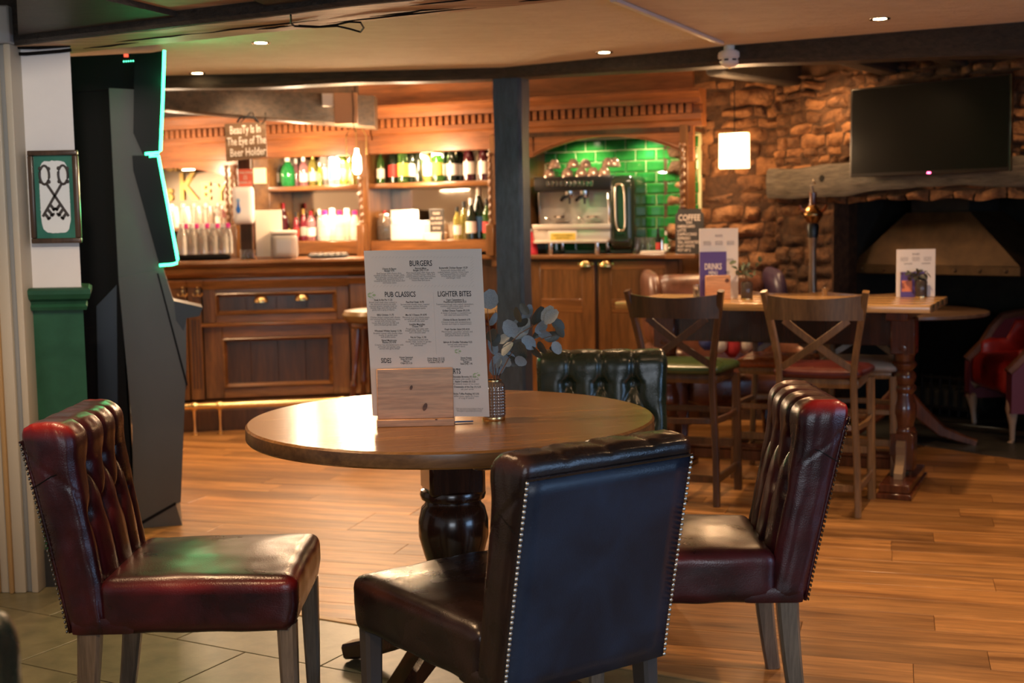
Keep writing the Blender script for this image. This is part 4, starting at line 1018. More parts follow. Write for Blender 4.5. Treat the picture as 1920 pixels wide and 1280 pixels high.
o = MB().b2(FB.U(1256), FB.U(1312), -.13, -.02, 1.155, 1.184, .004).build('board_shelf', m_oak, cc)
# items between: middle ledge
def F_(x, y, v): u_, z_ = FB.uz(x, y, v); return u_, z_
VL = .08
a, z1_ = F_(721, 398, VL)
o = thing('biscuit_jar', 'glass jar of biscuits with red knob lid on the middle ledge', 'jar', FB.w(a, VL, ZL)); hj = z1_-ZL
MB().lathe([(0, 0), (.052, 0), (.058, .01), (.058, hj*.7), (.040, hj*.85), (.040, hj*.9), (.037, hj*.9), (.037, hj*.85), (.054, hj*.7), (.054, .012), (0, .008)], 20).build('glass_jar', m_glass, o)
MB().lathe([(0, .012), (.051, .012), (.052, hj*.5), (0, hj*.53)], 16).build('biscuits', m_cookie, o, kind='stuff'); MB().lathe([(0, hj*.9), (.044, hj*.9), (.040, hj*.95), (0, hj*.97)], 16).build('lid', m_steel, o); MB().ball((0, 0, hj), .014, 10).build('knob', m_capr, o)
for i, (x0, x1, y0, y1, v, lb) in enumerate(((738, 780, 394, 420, .14, 'narrow white carton on top of the stack on the middle ledge'), (737, 800, 420, 446, .12, 'wide white carton, lower left of the stack on the middle ledge'), (748, 802, 412, 432, .21, 'white carton at the back of the stack on the middle ledge'), (801, 832, 436, 446, .10, 'low white carton in front of the small chalkboard'))):
    a, z_ = F_(x0, y0, v); b, zz_ = F_(x1, y1, v); zz_ = {0: None}.get(i, ZL) if i else F_(760, 420, .12)[1]
    if i == 2: z_ = F_(760, 414, v)[1]
    o = thing('carton', lb, 'box', FB.w((a+b)/2, v, zz_), RB, 'white cartons on the middle ledge'); MB().box((0, 0, (z_-zz_)/2), (b-a, .10, z_-zz_), .004).build('box', mat('bright white card', (.92, .85, .75), .6), o); MB().box((0, -.001, (z_-zz_)-.004), (b-a+.003, .103, .008), .002).build('lid', m_capw, o)
a, z_ = F_(818, 392, .06); hb2 = z_-ZL
o = thing('small_chalkboard', 'small chalkboard with white writing standing on the middle ledge', 'sign', FB.w(a, .06, ZL), RB); MB().b2(-.058, .058, 0, .01, 0.0, hb2, .003).build('board', m_slatebd, o)
for i, t in enumerate(('PLEASE', 'ASK ABOUT', 'ALLERGENS', 'BEFORE', 'ORDERING')): text('lettering', t, .024, m_chalk, o, (0, -.001, hb2*(.86-.16*i)), (1, 0, 0), (0, 0, 1), sx=.75, bold=.0003)
# ---------------------------------------------------------------- things on the bar counter
a, z_ = FC.uz(478, 394, .15); b, _ = FC.uz(528, 394, .15)
o = thing('card_stand', 'blank cream card standing on the bar beside the clear tub', 'card', FC.w((a+b)/2, .15, ztop), RC); MB().box((0, 0, (z_-ztop)/2), (b-a, .004, z_-ztop), .001).build('card', m_paper, o); MB().box((0, .02, .008), (b-a, .06, .016), .003).build('base', m_pine, o)
a, z_ = FC.uz(532, 430, .10); 
o = thing('clear_tub', 'clear plastic tub with lid and dark sachets on the bar', 'tub', FC.w(a, .10, ztop), RC); hh_ = z_-ztop
MB().rbox((0, 0, hh_*.42), (.19, .15, hh_*.84), .03, (8, 8, 8)).build('tub', mat('cloudy plastic', (.9, .82, .76), .25, trans=.7), o); MB().rbox((0, 0, hh_*.9), (.185, .15, .03), .012, (8, 8, 4)).build('lid', mat('cloudy lid', (.9, .8, .72), .35, trans=.3), o)
MB().box((.0, .0, hh_*.4), (.09, .06, hh_*.7), .01).build('sachets', mat('blue grey sachets', (.25, .25, .42), .5), o)
a, _ = FC.uz(616, 475, .10)
o = thing('glass_tray', 'round dark tray with upturned glass dishes on the bar', 'tray', FC.w(a, .10, ztop)); MB().lathe([(0, 0), (.12, 0), (.15, .012), (.147, .016), (.118, .006), (0, .006)], 28).build('tray', m_blkm, o)
for k in range(6):
    d_ = thing('glass_dish', 'small glass dish upturned on the round dark tray, %s of the ring' % ['leftmost', 'second', 'third', 'fourth', 'fifth', 'rightmost'][k], 'dish', FC.w(a-.11+.044*k, .10+.03*(k % 2), ztop+.007), 0, 'glass dishes on the round tray'); MB().lathe([(.032, 0), (.030, .022), (.018, .034), (0, .034), (0, .031), (.016, .031), (.028, .020), (.029, 0)], 14, cap=False).build('dish', m_glass, d_)
for i, x_ in enumerate((456, 465, 473)):
    p = FC.w(FC.uz(x_, 485, .12)[0], .12+.02*i, ztop); glass(p, 'dark tinted glass on the bar below the dispenser, %s from left' % ORD[i], 'glasses below the dispenser').scale = (.62,)*3
# dispenser + red card + bar post
pd = at(457, 385, 9.05)
o = thing('hand_dispenser', 'white wall dispenser with blue drop mark, fixed beside the twisted columns', 'dispenser', (pd.x, 9.05, pd.z), .05); dz = at(457, 350, 9.05).z-at(457, 420, 9.05).z; dx = at(476, 385, 9.05).x-at(438, 385, 9.05).x
MB().rbox((0, 0, 0), (dx, .10, dz), (.02, .03, .03), (8, 6, 8)).build('housing', m_detector, o)
mb = MB(); mb.prism([(-.030+.016*math.cos(t), -.03+.026*math.sin(t)+(.035 if math.sin(t) > .9 else 0)) for t in [2*PI*k/24 for k in range(24)]], -.054, -.050, 'y'); mb.build('drop_mark', mat('blue mark', (.03, .14, .5), .4), o)
MB().prism([(-.030+.012*math.cos(t), .035+.014*math.sin(t)) for t in [2*PI*k/16 for k in range(16)]], -.054, -.050, 'y').build('drop_mark', mat('pale blue mark', (.25, .4, .6), .4), o)
pr_ = at(460, 333, 9.08)
o = thing('red_notice', 'small red notice card above the white dispenser', 'notice', (pr_.x, 9.08, pr_.z)); MB().box((0, 0, 0), (.095, .004, .12), .001).build('card', mat('red card', (.75, .16, .10), .6), o)
for i, t in enumerate(('CHALLENGE', '25', 'UNDER 25?')): text('lettering', t, .022 if i != 1 else .04, m_capw, o, (0, -.003, .035-.035*i), (1, 0, 0), (0, 0, 1), sx=.8, bold=.0003)
o = MB().b2(-.045, .045, -.03, .03, ztop, 1.98, .006).build('bar_post', m_oakd); o.location = (at(462, 400, 9.16).x, 9.16, 0); tag(o, 'dark square timber post on the bar counter behind the dispenser', 'post')
# hanging lamp with bare bulbs at bar
pl = at(668, 260, 9.0)
o = thing('bulb_pendant', 'cluster of glowing bare bulbs hanging over the right end of the bar', 'light', (pl.x, 9.0, 2.28))
MB().tube([(0, 0, .16), (0, 0, -.16)], .004, 6).build('cord', m_blkm, o); MB().lathe([(0, -.10), (.012, -.105), (.05, -.16), (.055, -.175), (0, -.18)], 16).build('rose', m_brass, o)
for (dx_, dz_) in ((-.07, -.46), (.07, -.44), (.0, -.40)):
    MB().tube([(dx_*.4, 0, -.17), (dx_, 0, -.25), (dx_, 0, dz_+.06)], .005, 6).build('stem', m_brass, o)
    MB().lathe([(0, dz_-.055), (.018, dz_-.05), (.030, dz_-.025), (.028, dz_), (.014, dz_+.03), (.013, dz_+.06), (0, dz_+.062)], 16).build('bulb', m_bulb, o)
point('bulb_light', (pl.x, 8.85, 1.80), 30, WARM, .05)
# ================================================================ STONE WALLS
FF = Frame(2.31, 8.33, -.834); FS = Frame(1.20, 9.02, -.20)
def fu(x, y=400, v=0): return FF.uz(x, y, v)
def stones(frame, par, u0, u1, z0, z1, holes, v0=0.0, seed=3, mats=(m_stone, m_stone2), hh=(.07, .13), ll=(.10, .30)):
    R_ = random.Random(seed); z = z0; n = 0
    while z < z1-.02:
        h = R_.uniform(*hh); h = min(h, z1-z); u = u0-R_.uniform(0, .1)
        while u < u1:
            L = R_.uniform(*ll)
            a, b = max(u, u0), min(u+L, u1)
            for (h0, h1, k0, k1) in holes:
                if z+h*.6 > k0 and z+h*.4 < k1:
                    if a < h1 and b > h0:
                        if a < h0-.04: b = h0
                        elif b > h1+.04: a = h1
                        else: a = b
            if b-a > .035 and R_.random() > .04:
                mb = MB(); g = .006; nx = 7; nz = 5; rows = []
                ph = R_.uniform(0, 50); pr_ = R_.uniform(.005, .065)
                for j in range(nz+1):
                    row = []
                    for i in range(nx+1):
                        s_, t_ = i/nx, j/nz; e = min(1, min(s_, 1-s_)*3)*min(1, min(t_, 1-t_)*3)
                        uu = a+g+(b-a-2*g)*s_; zz = z+g+(h-2*g)*t_
                        nz_ = noise.noise(Vector((uu*11+ph, zz*11, ph)))+.6*noise.noise(Vector((uu*30, zz*30, ph)))
                        uu += .022*noise.noise(Vector((uu*6, zz*14, 2)))*(1 if 0 < i < nx else 1.0); zz += .026*noise.noise(Vector((uu*7, 5, z*3+t_)))
                        row.append((uu, v0+.02-(pr_*(.35+.65*e)+.030*nz_)*(1 if e > 0 else 0), zz))
                    rows.append(mb.ring(row))
                mb.skin(rows, False, False)
                o = mb.build('stone', R_.choice(mats), par, ang=70); n += 1
            u += L
        z += h
    return n
# frontal wall by the lit shade
ws = semp('wall_corner', FS.o, FS.th)
MB().b2(-.12, .86, .02, .25, 0, 2.46).build('wall_core', m_mortar, ws)
n1 = stones(FS, ws, -.10, .80, .95, 2.36, [], 0, 5)
MB().b2(-.12, .80, -.008, .02, 0, .95).build('lower_wall', m_mortar, ws)
# chimney breast
wf = semp('wall_fireplace', FF.o, FF.th)
uA = fu(1452)[0]; uO = fu(1560)[0]; uE = 3.0; zO = 1.54
MB().b2(uA, uO, .02, .3, 0, 2.46).build('wall_core', m_mortar, wf); MB().b2(uO, uE, .02, .3, zO, 2.46).build('wall_core', m_mortar, wf)
MB().b2(2.0, uE, .02, .3, 0, zO).build('wall_core', m_mortar, wf)
tvh = (fu(1600)[0]+.05, fu(1890)[0]-.08, fu(1700, 320)[1], fu(1700, 165)[1]-.08)
n2 = stones(FF, wf, uA, 1.9, 1.50, 2.36, [tvh], 0, 11, hh=(.05, .10), ll=(.07, .20))
n3 = stones(FF, wf, uA, uO, .70, 1.50, [], 0, 12, (m_stone2, m_mortar))
print('stones', n1, n2, n3)
# recess
MB().b2(uO-.05, 2.05, 1.25, 1.35, 0, 2.3).build('recess_back', m_soot, wf); MB().b2(uO-.10, uO, .2, 1.3, 0, 2.3).build('recess_side', m_soot, wf); MB().b2(2.0, 2.1, .2, 1.3, 0, 2.3).build('recess_side', m_soot, wf)
MB().b2(uO-.05, 2.05, .25, 1.3, 1.95, 2.0).build('recess_lintel', m_soot, wf)
# hearth
hl = [fz(1795, 822), fz(1935, 846)]
MB().prism([(FF.uz(1795, 822)[0], 0)]*0 + [(-.62, -.02), (.2, -.16), (1.0, -.24), (2.2, -.26), (2.2, 1.25), (-.62, 1.25)], 0.0, .012, 'z').build('hearth_slab', mottled('dark slate hearth', (.02, .02, .018), (.05, .045, .035), 5, .45, .2), wf, smooth=False)
fd = thing('hearth_fender', 'low steel fender strip along the back of the dark hearth', 'fender', FF.o, FF.th)
MB().b2(-.05, 1.9, .42, .46, .013, .055, .006).build('fender_rail', m_steeld, fd); 
for e in (-.04, 1.88): MB().b2(e, e+.03, .43, .75, .013, .05, .005).build('fender_return', m_steeld, fd)
# iron fireback and basket
fb = thing('fire_basket', 'black iron fire basket with arched fireback inside the dark hearth', 'fire basket', FF.w(.08, 1.0, .013), FF.th)
mb = MB(); pts = [(-.32, 0), (.32, 0), (.32, .55)]+[(.32*math.cos(t), .55+.22*math.sin(t)) for t in [PI*k/12 for k in range(1, 12)]]+[(-.32, .55)]
mb.prism(pts, .10, .13, 'y'); mb.build('fireback', m_blkm, fb, smooth=False)
for k in range(9): MB().tube([(-.28+.07*k, -.18, .02), (-.28+.07*k, -.18, .30)], .010, 6).build('bar', m_blkm, fb)
for z_ in (.06, .27): MB().b2(-.31, .31, -.19, -.17, z_, z_+.02).build('cross_rail', m_blkm, fb)
MB().b2(-.29, .29, -.16, .09, .05, .20, .03).build('coals', m_soot, fb, kind='stuff')
# mantel beam: slightly bowed old timber
mtb = thing('mantel_beam', 'thick bowed grey timber mantel beam across the fireplace', 'mantel', FF.o, FF.th)
mb = MB(); rings = []; VB = -.10
bot = [(1437, 373), (1500, 371), (1560, 369), (1640, 358), (1700, 351), (1800, 348), (1920, 351)]; top = [(1437, 317), (1500, 314), (1560, 306), (1640, 298), (1700, 296), (1800, 294), (1920, 292)]
pts = []
for (xb, yb), (xt, yt) in zip(bot, top):
    u_, z_ = FF.uz(xb, yb, VB); u2, z2 = FF.uz(xt, yt, VB); pts.append((u_, z_, z2))
pts.append((2.6, pts[-1][1]-.02, pts[-1][2]))
NN = 50
for i in range(NN+1):
    t = i/NN*(len(pts)-1); k = min(int(t), len(pts)-2); f = t-k; u_, za, zb_ = [pts[k][j]*(1-f)+pts[k+1][j]*f for j in range(3)]
    e = .010*noise.noise(Vector((u_*5, 0, 0)))
    rings.append(mb.ring([(u_, VB+e, za+.02), (u_, VB-.01+e, (za+zb_)/2), (u_, VB+e, zb_-.015), (u_, VB+.02, zb_+e), (u_, .25, zb_), (u_, .25, za), (u_, VB+.02, za+e)]))
mb.skin(rings); mb.build('timber', m_slate, mtb)
mb = MB(); u_, z_ = FF.uz(1540, 335, VB-.012); mb.lathe([(.0, -.004), (.018, -.004), (.030, .006)], 10); bmesh.ops.rotate(mb.bm, verts=mb.bm.verts, matrix=Matrix.Rotation(-PI/2, 3, 'X')); bmesh.ops.translate(mb.bm, verts=mb.bm.verts, vec=(u_, VB-.006, z_)); mb.build('knot', m_blkm, mtb)
# hood
VH = .30
hd = thing('chimney_hood', 'aged copper canopy hood over the hearth below the television', 'hood', FF.o, FF.th)
bl, br = FF.uz(1597, 497, VH), FF.uz(1912, 497, VH); b2l, b2r = FF.uz(1596, 513, VH), FF.uz(1910, 517, VH)
tl, trr = FF.uz(1700, 399, VH+.15), FF.uz(1818, 396, VH+.15); ct = FF.uz(1760, 340, VH+.15)[1]+.3
zb0 = (bl[1]+br[1])/2; zb1 = (b2l[1]+b2r[1])/2; zt1 = (tl[1]+trr[1])/2
mb = MB(); mb.skin([mb.ring([(bl[0], VH, zb0), (br[0], VH, zb0), (br[0], VH+.75, zb0), (bl[0], VH+.75, zb0)]), mb.ring([(tl[0], VH+.15, zt1), (trr[0], VH+.15, zt1), (trr[0], VH+.6, zt1), (tl[0], VH+.6, zt1)])]); mb.build('canopy', m_hood, hd, smooth=False)
MB().b2(bl[0]-.01, br[0]+.01, VH-.012, VH+.76, zb1, zb0, .004).build('rim', m_hood, hd, label='riveted lower rim')
MB().b2(tl[0]+.02, trr[0]-.02, VH+.17, VH+.58, zt1, ct, .004).build('flue_box', m_soot, hd)
for k in range(7): MB().ball((bl[0]+(br[0]-bl[0])*(k+.5)/7, VH-.014, (zb0+zb1)/2), .014, 8, (1, .5, 1)).build('rivet', m_hood, hd)
# television
VT = -.20
TL_, TR_, BR_, BL_ = FF.uz(1592, 165, VT), FF.uz(1893, 140, VT), FF.uz(1896, 322, VT), FF.uz(1598, 331, VT)
u0, u1 = (TL_[0]+BL_[0])/2, (TR_[0]+BR_[0])/2; z1, z0 = (TL_[1]+TR_[1])/2, (BL_[1]+BR_[1])/2
tv = thing('television', 'large black flat television on the stone chimney breast above the mantel beam', 'television', FF.w((u0+u1)/2, VT, z0), FF.th)
hw, hz = (u1-u0)/2, z1-z0
MB().b2(-hw, hw, 0, .035, 0, hz, .006, 2).build('case', m_blk, tv); MB().b2(-hw+.010, hw-.010, -.002, .004, .022, hz-.010).build('screen', m_screen, tv, smooth=False)
for e in (-1, 1): MB().b2(e*hw-.003, e*hw+.003, -.001, .030, .0, hz, .001).build('side_trim', m_steeld, tv)
MB().box((0, .11, hz*.5), (.30, .16, .25), .005).build('wall_bracket', m_blkm, tv)
u_, z_ = FF.uz(1742, 323, VT); MB().b2(u_-(u0+u1)/2-.012, u_-(u0+u1)/2+.012, -.006, .0, .004, .014, .002).build('standby_light', mat('red standby light', (.8, .05, .15), .4, emis=(1, .08, .2), es=9), tv)
# wall pendant with pleated shade
pz = at(1377, 283, 8.35)
ls = thing('pendant_shade', 'lit square pleated shade hanging on a cord in front of the stone corner', 'pendant light', (pz.x, 8.35, pz.z), -.2)
lw = at(1405, 283, 8.35).x-at(1351, 283, 8.35).x; lh = at(1377, 251, 8.35).z-at(1377, 315, 8.35).z
mb = MB(); pts = []
npl = 10; a = lw/2
for s_ in range(4):
    for k in range(npl*2):
        t = k/(npl*2); d_ = .004*(1 if k % 2 else -1); x_, y_ = (-a+2*a*t, -a-d_) ; th_ = s_*PI/2
        pts.append((x_*math.cos(th_)-y_*math.sin(th_), x_*math.sin(th_)+y_*math.cos(th_)))
mb.skin([mb.ring([(x, y, -lh/2) for x, y in pts]), mb.ring([(x*.98, y*.98, lh/2) for x, y in pts])], True, False); mb.build('shade', m_lampshade, ls, smooth=False)
MB().tube([(0, 0, lh/2-.03), (0, 0, 2.46-pz.z)], .004, 6).build('cord', m_blkm, ls); MB().lathe([(0, -.03), (.02, -.02), (.028, .0), (.02, .03), (0, .06)], 12).build('bulb', m_bulb, ls)
MB().tube([(-a*.98, -a*.98, lh/2), (a*.98, -a*.98, lh/2), (a*.98, a*.98, lh/2), (-a*.98, a*.98, lh/2)], .003, 5, True).build('shade_ring', m_brass, ls)
point('shade_light', (pz.x, 8.20, pz.z), 12, WARM, .06); point('shade_light_back', (pz.x-.02, 8.62, pz.z-.02), 7, (1, .6, .28), .08)
# added unseen spots, grazing light for the chimney breast stones
ql = FF.w(-.25, -.30, 2.34); spot('breast_fill_spot', ql, FF.w(-.15, .0, 1.75), 16, (1, .58, .26), 120, .9, .02)
ql = FF.w(1.35, -.30, 2.34); spot('breast_fill_spot', ql, FF.w(1.35, .0, 1.7), 16, (1, .58, .26), 95, .9, .02)
spot('hood_spot', FF.w(.4, -1.0, 2.28), FF.w(.5, .4, 1.2), 7, (1, .62, .3), 70, .9, .03)
# ornamental tap-like lamp column by the fireplace
py = 8.1
def A_(x, y): return at(x, y, py).z
oc = thing('brass_font', 'brass and wood beer tap font on a slim pale column before the stone wall', 'beer tap', (at(1524, 440, py).x, py, 0))
MB().lathe([(.16, 0), (.17, .02), (.05, .05), (.030, .09), (.030, A_(1524, 560)), (.022, A_(1524, 470)), (.034, A_(1524, 442)), (0, A_(1524, 441))], 16).build('column', mat('frosted column', (.28, .20, .14), .2, .6), oc)
MB().lathe([(.0, A_(1524, 446)), (.034, A_(1524, 445)), (.040, A_(1524, 425)), (.030, A_(1524, 416)), (0, A_(1524, 415))], 14).build('collar', m_blk, oc)
MB().lathe([(0, A_(1524, 420)), (.030, A_(1524, 419)), (.060, A_(1524, 406)), (.062, A_(1524, 400)), (.036, A_(1524, 388)), (.024, A_(1524, 384)), (0, A_(1524, 384))], 16).build('tap_body', mat('old dark brass', (.34, .20, .08), .2, 1), oc)
MB().lathe([(0, A_(1524, 386)), (.026, A_(1524, 385)), (.022, A_(1524, 372)), (.024, A_(1524, 361)), (0, A_(1524, 360))], 14).build('wooden_grip', m_redoak, oc)
q_ = A_(1524, 361); MB().tube([(0, 0, q_), (-.010, 0, q_+.045), (0, 0, q_+.078), (.012, 0, q_+.05)], [.009, .009, .010, .006], 8).build('finial', mat('pewter', (.5, .42, .33), .3, 1), oc)
for e in (-1, 1): MB().tube([(e*.04, 0, A_(1524, 400)), (e*.075, -.01, A_(1524, 392)), (e*.085, -.01, A_(1524, 384))], [.012, .010, .008], 7).build('spout', mat('red brass', (.35, .12, .06), .25, 1), oc)
# ================================================================ WING CHAIR behind high table (brown leather) and red armchair
wc = thing('wing_chair', 'dark brown leather wing armchair behind the high table, under the drinks menu', 'armchair', (at(1362, 560, 7.95).x, 7.95, 0), .15)
MB().rbox((0, .28, .62), (.74, .18, .88), (.08, .07, .10), (14, 6, 14), lambda p, q: p+Vector((0, .10*(q.z+1)/2, 0))).build('backrest', m_brownlea, wc)
for e in (-1, 1):
    MB().rbox((e*.40, .0, .42), (.14, .68, .44), (.06, .07, .07), (6, 12, 8)).build('arm', m_brownlea, wc)
    MB().rbox((e*.41, .22, .86), (.09, .34, .46), (.035, .10, .12), (6, 10, 10), lambda p, q: p+Vector((0, .06*(q.z+1)/2, .02*q.y))).build('wing', mat('purple brown leather', (.05, .03, .06), .3) if e > 0 else m_brownlea, wc)
MB().rbox((0, -.04, .40), (.66, .62, .20), .06, (10, 10, 6)).build('seat', m_brownlea, wc)
for e in (-1, 1):
    for f in (-1, 1): MB().sweep([(e*.36, f*.28, .28), (e*.37, f*.30, 0)], [.06, .04], [.06, .04]).build('leg', m_redoak, wc)
cu = thing('striped_cushion', 'red, white and blue striped cushion on the brown wing chair', 'cushion', (wc.location.x+.02, 7.88, .66), .15)
for k, mt in enumerate((mat('blue stripe', (.05, .07, .25), .8), m_capw, mat('red stripe', (.5, .04, .05), .8), m_capw, mat('blue stripe', (.05, .07, .25), .8))):
    MB().rbox((-.16+.08*k, 0, .06), (.082, .16, .32-.05*abs(k-2)), (.02, .07, .08), (3, 8, 8)).build('cushion_stripe', mt, cu)
aY = 7.95; pX = fz(1893, 833).x
ra = thing('red_armchair', 'red leather armchair with curved arms and pale cabriole legs beside the hearth', 'armchair', (3.345, 8.125, 0), -PI/2)
MB().rbox((0, -.02, .40), (.58, .60, .22), (.06, .07, .07), (12, 12, 8), lambda p, q: p+Vector((0, 0, .025*(1-q.x*q.x)*(1-q.y*q.y)*(1 if q.z > 0 else 0)))).build('seat', m_brightred, ra)
MB().rbox((0, .27, .68), (.60, .13, .54), (.06, .055, .07), (14, 6, 14), lambda p, q: p+Vector((0, .11*((q.z+1)/2)**1.6, 0))).build('backrest', m_brightred, ra)
for e in (-1, 1):
    mb = MB(); prof_ = [(-.31, .20), (-.31, .44), (-.27, .48), (-.20, .55), (-.14, .65), (-.08, .72), (.10, .75), (.34, .78), (.34, .20)]
    mb.prism(prof_, e*.36-.045, e*.36+.045, 'x'); mb.build('arm', mat('purple red leather', (.16, .035, .05), .3), ra, smooth=False)
    MB().rbox((e*.305, .04, .50), (.05, .56, .44), (.02, .05, .05), (4, 10, 10), lambda p, q: p+Vector((0, 0, .0 if p.y > -.1 else -.12*(q.z+1)/2))).build('inner_arm_pad', m_brightred, ra)
    MB().tube([(e*.36, y, z+.005) for y, z in prof_[1:-1]], .040, 8).build('arm_roll', m_brownlea, ra)
    for f in (-1, 1):
        MB().tube([(e*.32, f*.26, .30), (e*.345, f*.285, .22), (e*.335, f*.275, .12), (e*.325, f*.27, .03), (e*.335, f*.285, .0)], [.045, .040, .020, .015, .026], 10).build('leg', mat('pale cabriole leg', (.45, .30, .20), .4), ra)
# ================================================================ ROUND SIDE TABLE by hearth
p_ = at(1690, 583, 7.9)
rt = thing('round_side_table', 'round topped side table on pedestal between high table and hearth', 'table', (p_.x, 7.9, 0))
MB().lathe([(0, p_.z-.022), (.50, p_.z-.022), (.515, p_.z-.016), (.515, p_.z), (.505, p_.z+.006), (0, p_.z+.006)], 48).build('tabletop', wood('worn round top', (.10, .05, .03), (.30, .20, .13), 'x', .3, .2), rt)
MB().lathe([(.05, .10), (.06, .16), (.04, .24), (.055, .40), (.04, .60), (.07, p_.z-.03)], 16).build('pedestal', m_redoak, rt); MB().b2(-.32, .32, -.03, .03, p_.z-.06, p_.z-.022, .006).build('bearer', m_redoak, rt)
for k in range(4):
    an = k*PI/2-.35; c_, s_ = math.cos(an), math.sin(an); MB().sweep([(c_*.03, s_*.03, .30), (c_*.12, s_*.12, .20), (c_*.25, s_*.25, .085), (c_*.40, s_*.40, .035), (c_*.45, s_*.45, .022)], .06, [.10, .09, .07, .045, .04], (-s_, c_, 0)).build('leg', m_redoak, rt)
# ================================================================ HIGH TABLE
zt_ = .98; fr = fz(1744, 573, zt_); bk = fz(1777, 555.6, zt_); sd_ = (bk-fr); hth = math.atan2(sd_.y, sd_.x)-PI/2
TWd = sd_.length; hu = Vector((math.cos(hth), math.sin(hth), 0)); hv = Vector((-hu.y, hu.x, 0)); TLn = 1.62
cenT = fr - hu*(TLn/2) + hv*(TWd/2)
print('high table', fr, bk, math.degrees(hth), TWd, cenT)
ht = thing('high_table', 'long pale topped high table on dark turned refectory legs', 'table', (cenT.x, cenT.y, 0), hth)
nb_ = 4
for k in range(nb_): MB().b2(-TLn/2, TLn/2, -TWd/2+TWd*k/nb_+.0006, -TWd/2+TWd*(k+1)/nb_-.0006, zt_-.038, zt_, .003, 2).build('top_board', m_hightop, ht)
lx = (TLn/2-.17)
for e in (-1, 1):
    MB().b2(e*lx-.055, e*lx+.055, -TWd/2+.10, TWd/2-.06, zt_-.085, zt_-.039, .005).build('bearer', m_redoak, ht)
    for f in (0,):
        ly = -.0
        mb = MB(); sz = .062
        mb.box((e*lx, ly, .80), (2*sz, 2*sz, .19), .006); mb.box((e*lx, ly, .20), (2*sz, 2*sz, .20), .008)
        mb.lathe([(.055, .29), (.062, .30), (.062, .315), (.050, .33), (.058, .36), (.068, .40), (.066, .44), (.050, .485), (.048, .50), (.062, .52), (.062, .535), (.050, .55), (.060, .575), (.060, .60), (.046, .62), (.064, .645), (.064, .655), (.050, .67), (.052, .69), (.066, .735), (.060, .77), (.048, .785), (.06, .795), (.06, .805), (.05, .81)], 24, (e*lx, ly, 0), cap=False)
        mb.build('turned_leg', m_redoak, ht)
    MB().b2(e*lx-.075, e*lx+.075, -.30, .30, .03, .075, .005).build('foot_beam', m_redoak, ht); MB().b2(e*lx-.085, e*lx+.085, -.315, .315, 0, .030, .004).build('foot_pad', m_redoak, ht)
    for f in (-1, 1):
        MB().prism([(f*.062, .26), (f*.085, .26), (f*.115, .235), (f*.10, .19), (f*.125, .14), (f*.17, .105), (f*.17, .076), (f*.062, .076)], e*lx-.022, e*lx+.022, 'x').build('bracket', mat('worn bracket wood', (.30, .19, .10), .3), ht, smooth=False)
MB().b2(-lx, lx, -.016, .016, .745, zt_-.04, .003).build('apron', m_turned, ht)
MB().b2(-lx, lx, -.045, .045, .10, .16, .006).build('stretcher', m_redoak, ht); MB().b2(-lx, lx, -.055, .055, .16, .178, .004).build('stretcher_cap', m_redoak, ht)
